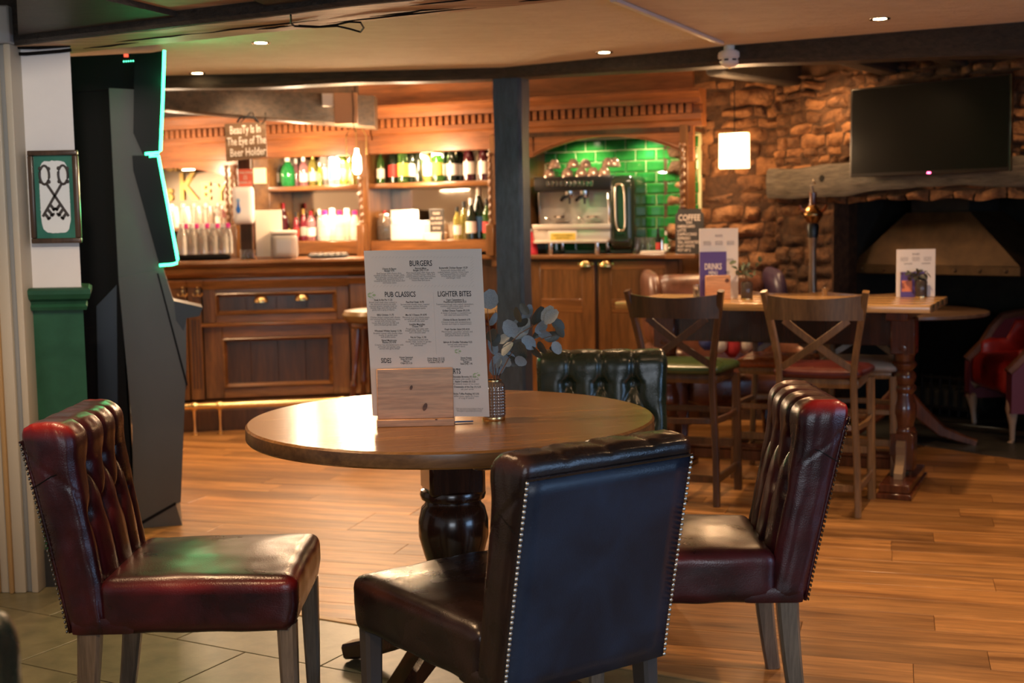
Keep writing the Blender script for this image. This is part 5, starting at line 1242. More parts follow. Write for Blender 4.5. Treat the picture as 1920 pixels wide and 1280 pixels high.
# ================================================================ CROSS-BACK BAR CHAIRS
def bar_chair(lab, seat_mat, loc, rz, wood_m=m_stool, sc=1.0, group='cross-back bar chairs'):
    t = thing('bar_chair', lab, 'bar chair', loc, rz, group); t.scale = (sc,)*3
    zs = .66
    for e in (-1, 1):
        # back posts: one curved timber from floor to top
        pts = [(e*.205, -.235, 0), (e*.195, -.205, .25), (e*.178, -.19, .50), (e*.172, -.19, .66), (e*.185, -.205, .78), (e*.212, -.235, .93), (e*.236, -.27, 1.07)]
        pp_ = []
        for a, b in zip(pts[:-1], pts[1:]):
            for k in range(4): pp_.append(Vector(a).lerp(Vector(b), k/4))
        pp_.append(Vector(pts[-1])); n_ = len(pp_)
        for _ in range(2): pp_ = [pp_[0]]+[(pp_[i-1]+pp_[i]*2+pp_[i+1])/4 for i in range(1, n_-1)]+[pp_[-1]]
        MB().sweep(pp_, .030, .044).build('back_post', wood_m, t)
        MB().sweep([(e*.215, .205, 0), (e*.205, .195, .62)], .040, .040).build('leg', wood_m, t)
        MB().sweep([(e*.20, -.20, .13), (e*.21, .20, .13)], .020, .040).build('side_stretcher', wood_m, t)
        MB().sweep([(e*.187, -.19, .42), (e*.215, .0, .42), (e*.205, .19, .42)], .022, .030).build('foot_ring_side', wood_m, t)
        # cross slats (curved)
        A_p = Vector((e*.150, -.218, .93)); B_p = Vector((-e*.165, -.195, .70)); mid = (A_p+B_p)/2+Vector((0, -.030*(1 if e > 0 else .7), -.012)); q = []
        for k in range(9):
            s_ = k/8; q.append(A_p*(1-s_)**2+mid*2*s_*(1-s_)+B_p*s_*s_)
        MB().sweep(q, .010, .034, (0, 1, 0)).build('cross_slat', wood_m, t)
    q = [(x, -.245-.045*(1-(x/.225)**2)-.012, 1.0+.0*x) for x in [-.225+.45*k/14 for k in range(15)]]
    mb = MB(); rings = []
    for (x, y, z) in q:
        tt = (x/.225)**2; rings.append(mb.ring([(x, y-.010, .935), (x, y+.012, .935), (x, y+.004, 1.035+.018*tt), (x, y-.018, 1.035+.018*tt)]))
    mb.skin(rings); mb.build('top_rail', wood_m, t)
    MB().rbox((0, .01, zs-.035), (.40, .38, .05), (.02, .02, .01), (6, 6, 3)).build('seat_frame', wood_m, t)
    def fn(p, q):
        k = 1+.05*q.y; return Vector((p.x*k, p.y, p.z+.014*(1-q.x**2)*(1-q.y**2)*(1 if q.z > 0 else .0)-.006*q.y*q.x**2))
    MB().rbox((0, .015, zs+.008), (.44, .42, .052), (.045, .045, .024), (14, 14, 6), fn).build('seat_pad', seat_mat, t, label=None)
    MB().sweep([(-.205, .195, .25), (.205, .195, .25)], .018, .040, (0, 1, 0)).build('front_stretcher', wood_m, t); MB().sweep([(-.2, -.205, .13), (.2, -.205, .13)], .018, .036, (0, 1, 0)).build('rear_stretcher', wood_m, t)
    MB().sweep([(-.187, -.19, .42), (0, -.235, .42), (.187, -.19, .42)], .030, .022, (0, 0, 1)).build('foot_ring_back', wood_m, t)
    MB().sweep([(-.205, .19, .42), (0, .20, .42), (.205, .19, .42)], .030, .022, (0, 0, 1)).build('foot_ring_front', wood_m, t)
    return t
def rot2(x, y, th): return Vector((x*math.cos(th)-y*math.sin(th), x*math.sin(th)+y*math.cos(th), 0))
cth = hth*.9
f1 = fz(1344, 950); f2 = fz(1609, 970)
b1 = bar_chair('cross-back bar chair with moss green seat, near side of the high table', m_greenseat, f1-rot2(.205, -.235, cth), cth, m_stoold)
b2_ = bar_chair('cross-back bar chair with worn dark red seat, near side of the high table', m_redseat, f2-rot2(.205, -.235, cth), cth, m_stool)
fc = cenT + hv*(TWd/2+.16)
g1 = at(1455, 545, 7.1); g2 = at(1590, 545, 6.95)
b3 = bar_chair('cross-back bar chair with tan seat, far side of the high table, left', m_tanseat, Vector((g1.x, 7.02, 0))-rot2(0, -.0, cth+PI), cth+PI, m_stool, .95)
b4 = bar_chair('cross-back bar chair with grey seat, far side of the high table, right', m_greyseat, Vector((g2.x+.03, 6.82, 0)), cth+PI, m_stool, .95)
# far stools by bar
def bar_stool(lab, loc, rz=0):
    t = thing('bar_stool', lab, 'bar stool', loc, rz, 'round stools along the bar'); h = .80
    MB().lathe([(0, h-.01), (.16, h-.01), (.19, h+.01), (.20, h+.04), (.185, h+.065), (.12, h+.075), (0, h+.078)], 28).build('seat_pad', mat('olive brown vinyl', (.20, .12, .045), .32), t)
    MB().lathe([(0, h-.045), (.15, h-.045), (.165, h-.03), (.165, h-.01), (0, h-.01)], 24).build('seat_frame', m_redoak, t)
    for k in range(4):
        a = k*PI/2+.6; c_, s_ = math.cos(a), math.sin(a); pr_ = [(0, .014), (.08, .016), (.14, .020), (.30, .023), (.36, .016), (.38, .026), (.40, .026), (.42, .016), (.55, .022), (.68, .024), (.76, .020)]
        MB().tube([(c_*(.20-.09*z/h), s_*(.20-.09*z/h), z) for z, r in pr_], [r for z, r in pr_], 10).build('leg', m_redoak, t)
    for k in range(4):
        a, b = k*PI/2+.6, (k+1)*PI/2+.6; r = .20-.09*.2/h; MB().tube([(math.cos(a)*r, math.sin(a)*r, .22), (math.cos(b)*r, math.sin(b)*r, .22)], .012, 8).build('rung', m_redoak, t)
    return t
s1 = at(700, 600, 8.25); bar_stool('round bar stool with olive seat, just left of the tall food menu', (s1.x, 8.25, 0))
s2 = at(895, 590, 8.35); bar_stool('round bar stool mostly hidden behind the tall food menu, near the post', (s2.x, 8.35, 0))
# ================================================================ TABLE TOP THINGS ON HIGH TABLE
def menu_set(x0, x1, ytop, ybot, lab, booklab, blocklab, first, dY=0.0):
    b = fz((x0+x1)/2, ybot, zt_); Yb = b.y+dY; a0, a1 = at(x0, ytop, Yb), at(x1, ytop, Yb); hm = (a0.z-zt_); wm = a1.x-a0.x
    t = thing('menu_card', lab, 'menu', ((a0.x+a1.x)/2, Yb, zt_), 0, 'white menu cards on the high table'); MB().box((0, .0, hm/2+.001), (wm, .003, hm), .0008).build('card', m_paperw, t)
    for i, (tt, zz, s_, xx) in enumerate((('BURGERS', .90, .016, 0), ('PUB CLASSICS', .56 if first else .70, .012, -wm*.2), ('LIGHTER BITES', .56 if first else .70, .012, wm*.26))):
        text('heading', tt, s_, m_inkg, t, (xx, -.0022, hm*zz), (1, 0, 0), (0, 0, 1), sx=.6)
    for k in range(3):
        text('small_print', 'cheese & bacon\nburger with fries\nand house slaw', .008, m_inkg, t, ((k-1)*wm*.3, -.0022, hm*.80), (1, 0, 0), (0, 0, 1), sx=.8)
    return t, wm, hm, Yb, (a0.x+a1.x)/2
t, wm, hm, Yb, xc = menu_set(1311, 1384, 429, 560, 'white menu card standing behind the purple drinks booklet', '', '', True)
bk_ = thing('drinks_menu', 'purple drinks menu booklet in the pine block on the high table', 'menu', (at(1337, 500, Yb-.03).x, Yb-.03, zt_)); bw_ = at(1362, 472, Yb).x-at(1312, 472, Yb).x; bh_ = at(1337, 472, Yb-.03).z-zt_
MB().box((0, 0, bh_/2+.001), (bw_, .004, bh_), .001).build('booklet', m_purple, bk_); text('heading', 'DRINKS', .046, m_paperw, bk_, (.0, -.003, at(1337, 500, Yb-.03).z-zt_), (1, 0, 0), (0, 0, 1), sx=.58, bold=.0012); text('heading', 'MENU', .030, m_paperw, bk_, (0, -.003, at(1337, 512, Yb-.03).z-zt_), (1, 0, 0), (0, 0, 1), sx=.6, bold=.0008)
pb = thing('pine_block', 'small pine menu block with paw-like round mark on the high table', 'menu block', (at(1346, 540, Yb-.06).x, Yb-.06, zt_)); pw_ = at(1370, 540, Yb-.06).x-at(1323, 540, Yb-.06).x; ph_ = at(1346, 516, Yb-.06).z-zt_
MB().box((0, 0, ph_/2), (pw_, .018, ph_), .003).build('front_plate', m_pine, pb); MB().box((0, .045, .010), (pw_, .10, .02), .003).build('base', m_pine, pb); MB().lathe([(0, 0), (.012, 0), (.012, .0006), (0, .0006)], 14).build('round_mark', m_knot, pb)
o = pb.children[-1]; o.rotation_euler = (PI/2, 0, 0); o.location = (pw_*.36, -.0095, ph_*.78)
pb['label'] = 'small pine menu block with dark round mark on the high table'
for i, (x_, dy) in enumerate(((1306, 0), (1317, .04), (1327, -.01))):
    p = fz(x_, 560, zt_); glass(Vector((p.x, p.y+dy-.02, zt_)), 'clear ribbed glass beside the pine block on the high table, %s from left' % ORD[i], 'glasses on the high table').scale = (.62, .62, .72)
t2, wm2, hm2, Yb2, xc2 = menu_set(1681, 1754, 468, 556, 'white menu card at the right end of the high table', '', '', False, -.02)
o = thing('purple_leaflet', 'purple and orange leaflet in front of the right menu card', 'leaflet', (at(1711, 520, Yb2-.02).x, Yb2-.02, zt_)); MB().box((0, 0, .068), (at(1734, 500, Yb2).x-at(1689, 500, Yb2).x, .003, .136), .0008).build('leaflet', m_purple, o); MB().box((-.03, -.002, .06), (.055, .002, .06), .0005).build('orange_panel', m_orange, o)
# sprig + small vases
def leaf_mesh(r, asp=1.0, nm='leaf', m_=None):
    mb = MB(); n = 10; top = []
    for k in range(n):
        a = 2*PI*k/n; x_, y_ = r*math.cos(a)*asp, r*math.sin(a)+r
        if math.sin(a) > .9: y_ += r*.12
        top.append((x_, y_, .10*r*(math.cos(2*a))))
    c = mb.bm.verts.new((0, r, -.10*r)); b = mb.ring(top); c2 = mb.bm.verts.new((0, r, -.10*r-.0006)); b2 = mb.ring([(x, y, z-.0006) for x, y, z in top])
    for k in range(n):
        mb.bm.faces.new((b[k], b[(k+1) % n], c)); mb.bm.faces.new((b2[(k+1) % n], b2[k], c2)); mb.bm.faces.new((b[k], b2[k], b2[(k+1) % n], b[(k+1) % n]))
    return mb.build(nm, m_, None)
def mini_plant(x_, ybase, h, lab, vlab, seed, mt, Yo=0.0):
    p = fz(x_, ybase, zt_); p.y += Yo
    v = thing('small_vase', vlab, 'vase', p, 0, 'small vases on the high table'); MB().lathe([(0, .0), (.030, 0), (.032, .004), (.032, .085), (.026, .095), (.024, .095), (.029, .083), (.029, .008), (0, .006)], 20).build('vase_body', mat('dark ribbed glass', (.12, .09, .08), .1, trans=.5), v); MB().lathe([(.0305, .0), (.033, .001), (.033, .006), (.0305, .007)], 20, cap=False).build('gold_rim', m_brass, v)
    s = thing('greenery_sprig', lab, 'plant', p+Vector((0, 0, .07)), 0, 'sprigs of greenery on the high table'); R_ = random.Random(seed); lf = None
    for k in range(7):
        a = R_.uniform(0, 2*PI); sp_ = R_.uniform(.03, .115); hh2 = h*R_.uniform(.6, 1); e_ = Vector((math.cos(a)*sp_, math.sin(a)*sp_*.6, hh2)); q = [Vector((0, 0, -.05)), Vector((0, 0, .03)), e_*.6+Vector((0, 0, .02)), e_]
        MB().tube(q, [.0018, .0016, .0013, .0008], 5).build('stem', m_stem, s)
        for j in range(6):
            t_ = .35+.65*j/5; pos = q[1].lerp(e_, t_)
            if lf is None: lf = leaf_mesh(.013, .62, 'leaf', mt); lf.parent = s; o_ = lf
            else: o_ = inst(lf, s)
            o_.location = pos; o_.rotation_euler = (R_.uniform(-1.2, 1.2), R_.uniform(-.8, .8), R_.uniform(0, 6.28)); k_ = R_.uniform(.8, 1.6); o_.scale = (k_,)*3
mini_plant(1400, 561, .13, 'dark green leafy sprig in the smoky vase beside the drinks menu', 'dark smoky glass vase beside the drinks menu', 3, m_leafc, .0)
mini_plant(1720, 556, .075, 'low dark leafy sprig in front of the right menu card', 'short dark vase in front of the right menu card', 8, m_leafb, -.06)
# ================================================================ ROUND TABLE
TZ = .83; TR = .618; TC = Vector((-.19, 3.88, 0))
tb = thing('round_table', 'round oak veneered dining table on a dark turned pedestal, in the centre', 'table', TC, .25)
MB().lathe([(0, TZ-.046), (TR-.004, TZ-.046), (TR, TZ-.041), (TR, TZ-.006), (TR-.006, TZ), (0, TZ)], 96).build('tabletop', m_table, tb, ang=30)
MB().lathe([(TR+.0002, TZ-.041), (TR+.0006, TZ-.040), (TR+.0006, TZ-.008), (TR+.0002, TZ-.006)], 96, cap=False).build('edge_band', m_edge, tb)
MB().b2(-.52, .52, -.035, .035, TZ-.082, TZ-.047, .012, 2).build('bearer', m_turned, tb); MB().b2(-.035, .035, -.46, .46, TZ-.085, TZ-.047, .012, 2).build('bearer', m_oakz, tb)
mb = MB(); mb.box((0, 0, .69), (.172, .172, .19), .012)
mb.lathe([(.070, .615), (.098, .605), (.102, .592), (.098, .578), (.085, .572), (.088, .560), (.098, .55), (.108, .51), (.108, .46), (.092, .40), (.072, .34), (.068, .32), (.085, .31), (.085, .295), (.065, .285), (.075, .24), (.095, .18), (.095, .10)], 36, cap=False)
mb.build('pedestal', m_turned, tb)
for k in range(4):
    a = k*PI/2+PI/4; c_, s_ = math.cos(a), math.sin(a); MB().sweep([(c_*.06, s_*.06, .17), (c_*.18, s_*.18, .13), (c_*.34, s_*.34, .05), (c_*.42, s_*.42, .03)], .075, [.12, .09, .06, .05], (-s_, c_, 0)).build('foot', m_turned, tb)
# ---------------------------------------------------------------- menu block + menu
p0, p1 = fz(707, 801, TZ), fz(851, 801, TZ); yb = p0.y
mbk = thing('menu_block', 'pine menu block with two dark knots holding the tall food menu', 'menu block', ((p0.x+p1.x)/2, yb, TZ), .03)
bw2 = (p1-p0).length; zf = at(780, 786, yb).z-TZ; ztop_ = at(780, 691, yb+.01).z-TZ
MB().b2(-bw2/2, bw2/2, 0, .10, 0, zf, .002).build('base', m_pine, mbk)
mb = MB(); mb.box((.0, .012, (zf+ztop_)/2), (bw2-.004, .016, ztop_-zf), .002); bmesh.ops.transform(mb.bm, matrix=Matrix.Translation((0, .008, 0)) @ Matrix.Rotation(-.04, 4, 'X'), verts=mb.bm.verts); mb.build('front_plate', m_pine, mbk)
MB().b2(-bw2/2+.002, bw2/2-.002, .050, .064, zf, zf+.10, .002).build('back_plate', m_pine, mbk)
for (x_, y_, a_, b_, an) in ((771, 727, .004, .007, .3), (797, 763, .006, .012, .35)):
    q = at(x_, y_, yb+.006); mb = MB(); mb.prism([(a_*math.cos(t)*math.cos(an)+b_*math.sin(t)*math.sin(an), -a_*math.cos(t)*math.sin(an)+b_*math.sin(t)*math.cos(an)) for t in [2*PI*k/16 for k in range(16)]], 0, .001, 'y')
    o = mb.build('knot', m_knot, mbk, smooth=False); o.location = (q.x-mbk.location.x, .0035+.04*(q.z-TZ-zf)+.0035, q.z-TZ)
q = at(818, 784, yb-.0); MB().prism([(.004*math.cos(t), .002*math.sin(t)) for t in [2*PI*k/12 for k in range(12)]], -.0006, .0004, 'y').build('knot', m_knot, mbk, smooth=False).location = (q.x-mbk.location.x, -.0003, q.z-TZ-.004)
tag(MB().tube([(-.03, 0, .004), (.03, .008, .004)], .0025, 6).build('pencil', mat('blue pencil', (.05, .12, .3), .4)), 'short blue pencil end poking out beside the pine menu block', 'pencil').location = fz(868, 793, TZ)
Ym = yb+.034
c00, c10, c11, c01 = at(699, 779, Ym), at(918, 781, Ym), at(903, 466, Ym+.035), at(682, 470, Ym+.035)
mn = thing('food_menu', 'tall cream food menu sheet standing in the pine block on the round table', 'menu', (c00+c10)/2, 0)
cm = (c00+c10)/2; eu = (c10-c00); MWd = eu.length; eu.normalize(); ev = (c01-c00+c11-c10)/2; MHt = ev.length; ev.normalize(); en = eu.cross(ev)
mb = MB(); nx_, nz_ = 12, 16; R0 = []; R1 = []
def mp(a, b, off=0.0):
    """a,b in 0..1 over the sheet, slightly bowed card"""
    p = (c00*(1-a)+c10*a)*(1-b)+(c01*(1-a)+c11*a)*b - cm; return p + en*(.006*math.sin(PI*a)*b+off)
for j in range(nz_+1):
    R0.append(mb.ring([mp(i/nx_, j/nz_, 0) for i in range(nx_+1)])); R1.append(mb.ring([mp(i/nx_, j/nz_, -.0006) for i in range(nx_+1)]))
mb.skin(R0, False, False); mb.skin(R1, False, False); mb.skin([[r[0] for r in R0], [r[0] for r in R1]], False, False); mb.skin([[r[-1] for r in R0], [r[-1] for r in R1]], False, False); mb.skin([R0[-1], R1[-1]], False, False)
mb.build('sheet', m_paper, mn)
# photo sheet coordinates -> sheet parameters
import bpy as _b
def sheet_uv(x, y):
    Lx = 682+(697-682)*(y-469)/(779-469); Rx = 903+(918-903)*(y-467)/(781-467); a = (x-Lx)/(Rx-Lx); tY = 470-4*a; bY = 779+2*a; return a, (bY-y)/(bY-tY)
def mtext(nm, s_, x, y, size_px, m_, align='CENTER', sx=.62, bold=0, line=1.0):
    a, b = sheet_uv(x, y); sz = size_px*MHt/311
    o = text(nm, s_, sz, m_, mn, (0, 0, 0), (1, 0, 0), (0, 0, 1), align, sx, bold, .00003, None, 1.0, line)
    for vt in o.data.vertices:            # lay the print on the bowed sheet
        vt.co = mp(a+vt.co.x/MWd, b+vt.co.z/MHt, .0004-vt.co.y)
    return o
mtext('heading', 'BURGERS', 789, 494, 14.5, m_ink, sx=.70, bold=.0003); mtext('heading', 'PUB CLASSICS', 750, 552, 14, m_ink, sx=.66, bold=.0003); mtext('heading', 'LIGHTER BITES', 852, 551, 14, m_ink, sx=.68, bold=.0003)
mtext('heading', 'SIDES', 723, 676, 13, m_ink, sx=.62, bold=.0003); mtext('heading', 'DESSERTS', 845, 696, 13.5, m_ink, sx=.62, bold=.0003)
def block(x, y, head, body):
    hl = head.count('\n')+1; mtext('dish_name', head, x, y+1.7*(hl-1), 4.9, m_ink, sx=.80, bold=.00012, line=.75)
    mtext('dish_text', body, x, y+3.7*hl+1.8*body.count('\n')+.6, 4.6, m_inkg, sx=.84, line=.76)
block(730, 504, 'Cheese & Bacon\nBurger 9.95', 'Beef burger with cheese slice,\nsmoked streaky bacon, burger relish,\nsliced gherkin, tomato and iceberg\nlettuce with seasoned fries in a\ntoasted brioche bun with house slaw\nand house sauce')
block(789, 503, 'Beyond Meat\nBurger (VE) 11.29', 'Plant based patty with vegan style\ncheese, tomato, burger relish and\niceberg lettuce with seasoned fries\nin a toasted vegan bun with\nhouse slaw and sauce')
block(850, 502, 'Buttermilk Chicken Burger 10.29', 'Buttermilk chicken fillet with\niceberg lettuce, tomato, house mayo\nand seasoned fries in a toasted\nbrioche bun with house slaw\nand burger relish')
block(718, 562, 'Steak & Ale Pie 11.25', 'British beef steak slow cooked in\nale, shortcrust pastry pie with\nseasonal greens, creamy mash or\nchunky chips and rich red wine\ngravy and a sprig of thyme')
block(778, 566, 'Pan-fried Steak 14.95', 'Served with chunky chips, roasted\nmushroom, tomato and peas\nwith a peppercorn sauce')
block(722, 590, 'BBQ Chicken 11.75', 'Chicken breast topped with cheese\nand smoked bacon, barbecue sauce,\nserved with chunky chips,\nhouse slaw and corn on the cob\nand a dressed garden salad')
block(780, 590, 'Mac & 3 Cheese (V) 8.95', 'Macaroni in a rich cheese sauce,\nserved with garlic bread and\na dressed side salad')
block(727, 620, 'Wholetail Whitby Scampi 11.95', 'Breaded scampi with chunky chips,\nmushy or garden peas\nand tartare sauce')
block(782, 608, 'Invisible Macmillan\nCheese 7.99', 'Ploughman style plate with\nbread, pickle, apple, chutney\nand a dressed salad')
block(729, 638, 'Baked Mushroom\nRisotto (V) 9.95', 'Creamy rice and mushrooms with\nparmesan and garden peas,\nserved with garlic bread')
block(784, 632, 'Fish & Chips 11.95', 'Hand battered fish with\nchunky chips, mushy or garden\npeas, tartare sauce\nand lemon')
block(853, 562, 'Open Camembert &\nPoachbread Sandwich 8.25', 'Toasted sourdough with melted camembert,\ncranberry and rocket salad, served\nwith seasoned fries')
block(855, 582, 'Grilled Cheese Toastie (V) 5.95', 'A blend of cheeses in toasted bread\nwith salad and seasoned fries')
block(856, 599, 'Chicken & Bacon Sandwich 6.95', 'Chicken breast with smoked bacon,\ntomato and mayo in toasted bread')
block(857, 617, 'Fresh Garden Salad (VE) 8.25', 'Mixed leaves, cucumber, tomato and\npeppers with house dressing,\nadd grilled chicken or salmon')
block(858, 641, 'Salmon & Cheddar Fishcakes 9.25', 'Served with salad leaves\nand tartare sauce')
for (x, y, s_) in ((761, 671, 'House Seasoned\nFries (V) 3.25\nSkin-on\nChips (V) 3.25'), (817, 671, 'Onion Rings (V) 3.25\nGarlic Bread (V) 3.25\nColeslaw (VE) 1.95'), (874, 672, 'Sweet Potato\nFries (V) 3.50\nGarden\nSalad (VE) 1.95')):
    mtext('dish_name', s_, x, y+4, 4.7, m_ink, sx=.8, bold=.0001, line=.78)
for (x, y, h_, s_) in ((870, 706, 'Chocolate Brownie (V) 5.25', 'Served warm with vanilla ice cream'), (872, 715, 'Apple Crumble (V) 5.25', 'with custard, cream or ice cream'), (876, 725, 'Cheesecake of the Day (V) 5.25', 'ask your server'), (874, 738, 'Sticky Toffee Pudding (V) 5.95', 'toffee sauce, vanilla ice cream\nor a jug of custard')):
    block(x, y, h_, s_)
mtext('small_print', 'Dishes may contain traces of allergens. Please tell\nyour server about any allergy before you order.\nAll weights are approximate before cooking.', 880, 768, 3.2, m_inkg, sx=.8, line=.8)
mb = MB()
def rule(x0, y0, x1, y1, w_=.0004):
    a, b = mp(*sheet_uv(x0, y0), .0007), mp(*sheet_uv(x1, y1), .0007); mb.sweep([a, b], w_, .00006, tuple(eu if abs(x1-x0) < abs(y1-y0) else ev))
rule(812, 548, 818, 664)
for k in range(30): rule(697+k*6.4, 484, 701+k*6.4, 480, .0005); rule(699+k*6.4, 538, 703+k*6.4, 534, .0005)
for k in range(9): rule(882, 488+k*5.5, 888, 483+k*5.5, .0005)
mb.build('printed_rules', mat('faint print', (.52, .47, .40), .6), mn)
mb = MB()
for (cx__, cy__, s__) in ((696, 553, 1.0), (858, 658, .8), (893, 703, .9)):
    for k in range(5):
        a_ = k*1.25; pts = []
        for j in range(8): t_ = 2*PI*j/8; pts.append(mp(*sheet_uv(cx__+s__*(5*math.cos(a_)+3.2*math.cos(t_)), cy__+s__*(4.5*math.sin(a_)+2.4*math.sin(t_+a_))), .0006+.00001*k))
        mb.bm.faces.new(mb.ring(pts))
mb.build('leaf_print', m_leafink, mn, smooth=False, label='pale green leaf prints')
# ---------------------------------------------------------------- ribbed vase and eucalyptus
vb = fz(926, 789, TZ); vb.y += .028
vs = thing('ribbed_vase', 'smoky ribbed glass vase with gold foot holding the eucalyptus sprig', 'vase', vb)
vh = at(926, 712, vb.y).z-TZ; vr = .034
mb = MB(); rings = []
prf = [(vr-.002, .006), (vr, .012)]+[(vr, .012+(vh-.035)*k/60) for k in range(1, 61)]+[(vr-.004, vh-.012), (vr-.010, vh-.004), (vr-.010, vh)]
prf2 = [(r-.0022, z) for r, z in prf[::-1]]
for j, (r, z) in enumerate(prf+prf2):
    ps = []
    for k in range(144):
        a_ = 2*PI*k/144; rr = r + (.0016*math.cos(24*a_)*(.7+.3*math.cos(z*700))+.0004*math.cos(z*700) if 1 <= j < len(prf)-2 else 0); ps.append((rr*math.cos(a_), rr*math.sin(a_), z))
    rings.append(mb.ring(ps))
mb.skin(rings, True, False); mb.build('ribbed_glass', m_vase, vs, ang=60)
MB().lathe([(0, 0), (vr, 0), (vr+.0015, .003), (vr+.0005, .010), (vr-.003, .012), (0, .012)], 40).build('gold_foot', m_brass, vs)
MB().lathe([(vr-.0115, vh-.003), (vr-.009, vh-.003), (vr-.009, vh+.001), (vr-.0115, vh+.001)], 40, cap=False).build('gold_rim', m_brass, vs)
eu_ = thing('eucalyptus_sprig', 'eucalyptus sprig with round grey blue leaves leaning right out of the ribbed vase', 'plant', vb+Vector((0, 0, vh)))
E0 = vb+Vector((0, 0, vh)); R_ = random.Random(21)
def W(x, y, dy=0.0): return at(x, y, vb.y+dy)-E0
stems = [[(928, 760), (932, 705), (945, 655), (975, 625), (1010, 605), (1045, 598)], [(926, 760), (925, 700), (922, 650), (916, 600), (912, 560)], [(930, 760), (938, 700), (960, 660), (1000, 640), (1040, 628)], [(928, 760), (930, 700), (925, 660), (932, 600), (928, 580)]]
for i, st_ in enumerate(stems):
    pts = [W(x, y, .02*math.sin(i*2+j*.7)) for j, (x, y) in enumerate(st_)]; q = []
    for a, b in zip(pts[:-1], pts[1:]):
        for k in range(3): q.append(a.lerp(b, k/3))
    q.append(pts[-1]); MB().tube(q, [.0022-.0014*k/len(q) for k in range(len(q))], 6).build('stem', m_stem, eu_)
lfa = leaf_mesh(.5, .92, 'leaf', m_leafa); lfb = leaf_mesh(.5, .80, 'leaf', m_leafb); first = {0: True, 1: True}
# base pixel, tip pixel, material (0 blue grey, 1 dark)
LV = [(958, 632, 950, 610, 0), (962, 634, 985, 600, 0), (966, 630, 950, 605, 0), (960, 640, 944, 662, 0), (955, 628, 938, 640, 0), (972, 640, 978, 672, 1), (980, 632, 1000, 650, 0), (975, 605, 968, 580, 1), (983, 600, 993, 575, 0), (990, 598, 972, 610, 1),
      (1000, 610, 1015, 580, 1), (1020, 608, 1032, 578, 0), (1022, 604, 1042, 585, 0), (1005, 625, 1022, 605, 0), (1008, 622, 1030, 630, 0), (1015, 618, 1002, 632, 1), (1035, 600, 1055, 615, 1), (1042, 612, 1056, 628, 1), (1020, 635, 1046, 628, 1), (1010, 640, 1020, 660, 1),
      (1000, 645, 985, 632, 0), (996, 650, 1012, 668, 1), (940, 655, 962, 668, 0), (946, 668, 968, 682, 1), (938, 672, 948, 660, 1), (930, 690, 935, 668, 0), (928, 705, 936, 668, 0), (925, 650, 935, 630, 1), (918, 610, 930, 590, 0), (914, 580, 921, 548, 0),
      (940, 672, 955, 683, 0), (965, 672, 984, 680, 0), (916, 640, 926, 620, 1), (1030, 655, 1047, 652, 1), (990, 590, 978, 572, 1), (1038, 640, 1048, 660, 0), (955, 650, 976, 660, 1), (930, 665, 920, 640, 0)]
for i, (xb_, yb_, xt_, yt_, mt_) in enumerate(LV):
    dy = R_.uniform(-.035, .035); b_ = W(xb_, yb_, dy); t_ = W(xt_, yt_, dy+R_.uniform(-.012, .012)); L_ = (t_-b_).length*1.12; L_ = max(L_, .028)
    yv = (t_-b_).normalized(); nv = Vector((R_.uniform(-1.3, 1.3), -1, R_.uniform(-.7, 1.2))); nv = (nv-yv*nv.dot(yv)).normalized(); xv = yv.cross(nv)
    if first[mt_]: o_ = (lfa, lfb)[mt_]; o_.parent = eu_; first[mt_] = False
    else: o_ = inst((lfa, lfb)[mt_], eu_)
    M3 = Matrix((xv, yv, nv)).transposed().to_4x4() @ Matrix.Diagonal((L_*R_.uniform(.8, 1.0), L_, L_, 1)); M3.translation = b_; o_.matrix_basis = M3
# ================================================================ CHESTERFIELD DINING CHAIRS
def seg_d(px, pz, a, b):
    ax_, az = a; bx, bz = b; dx, dz = bx-ax_, bz-az; L = dx*dx+dz*dz; t = max(0, min(1, ((px-ax_)*dx+(pz-az)*dz)/L)) if L else 0
    return math.hypot(px-(ax_+t*dx), pz-(az+t*dz))
BTN = [(-.125, .79), (0, .79), (.125, .79), (-.0625, .655), (.0625, .655), (-.18, .655), (.18, .655)]
GRV = [((-.125, .99), (-.125, .79)), ((0, .99), (0, .79)), ((.125, .99), (.125, .79)),
       ((-.125, .79), (-.18, .655)), ((-.125, .79), (-.0625, .655)), ((0, .79), (-.0625, .655)), ((0, .79), (.0625, .655)), ((.125, .79), (.0625, .655)), ((.125, .79), (.18, .655)),
       ((-.18, .655), (-.18, .40)), ((-.0625, .655), (-.0625, .40)), ((.0625, .655), (.0625, .40)), ((.18, .655), (.18, .40))]
BT = .125; BH0, BH1 = .342, .915; CW = .48
def wearmap(o, f):
    o = [x for x in COL.objects if x.type == 'MESH'][-1]
    me = o.data; a = me.attributes.new('wear', 'FLOAT', 'POINT'); a.data.foreach_set('value', [max(0, min(1, f(v.co))) for v in me.vertices])
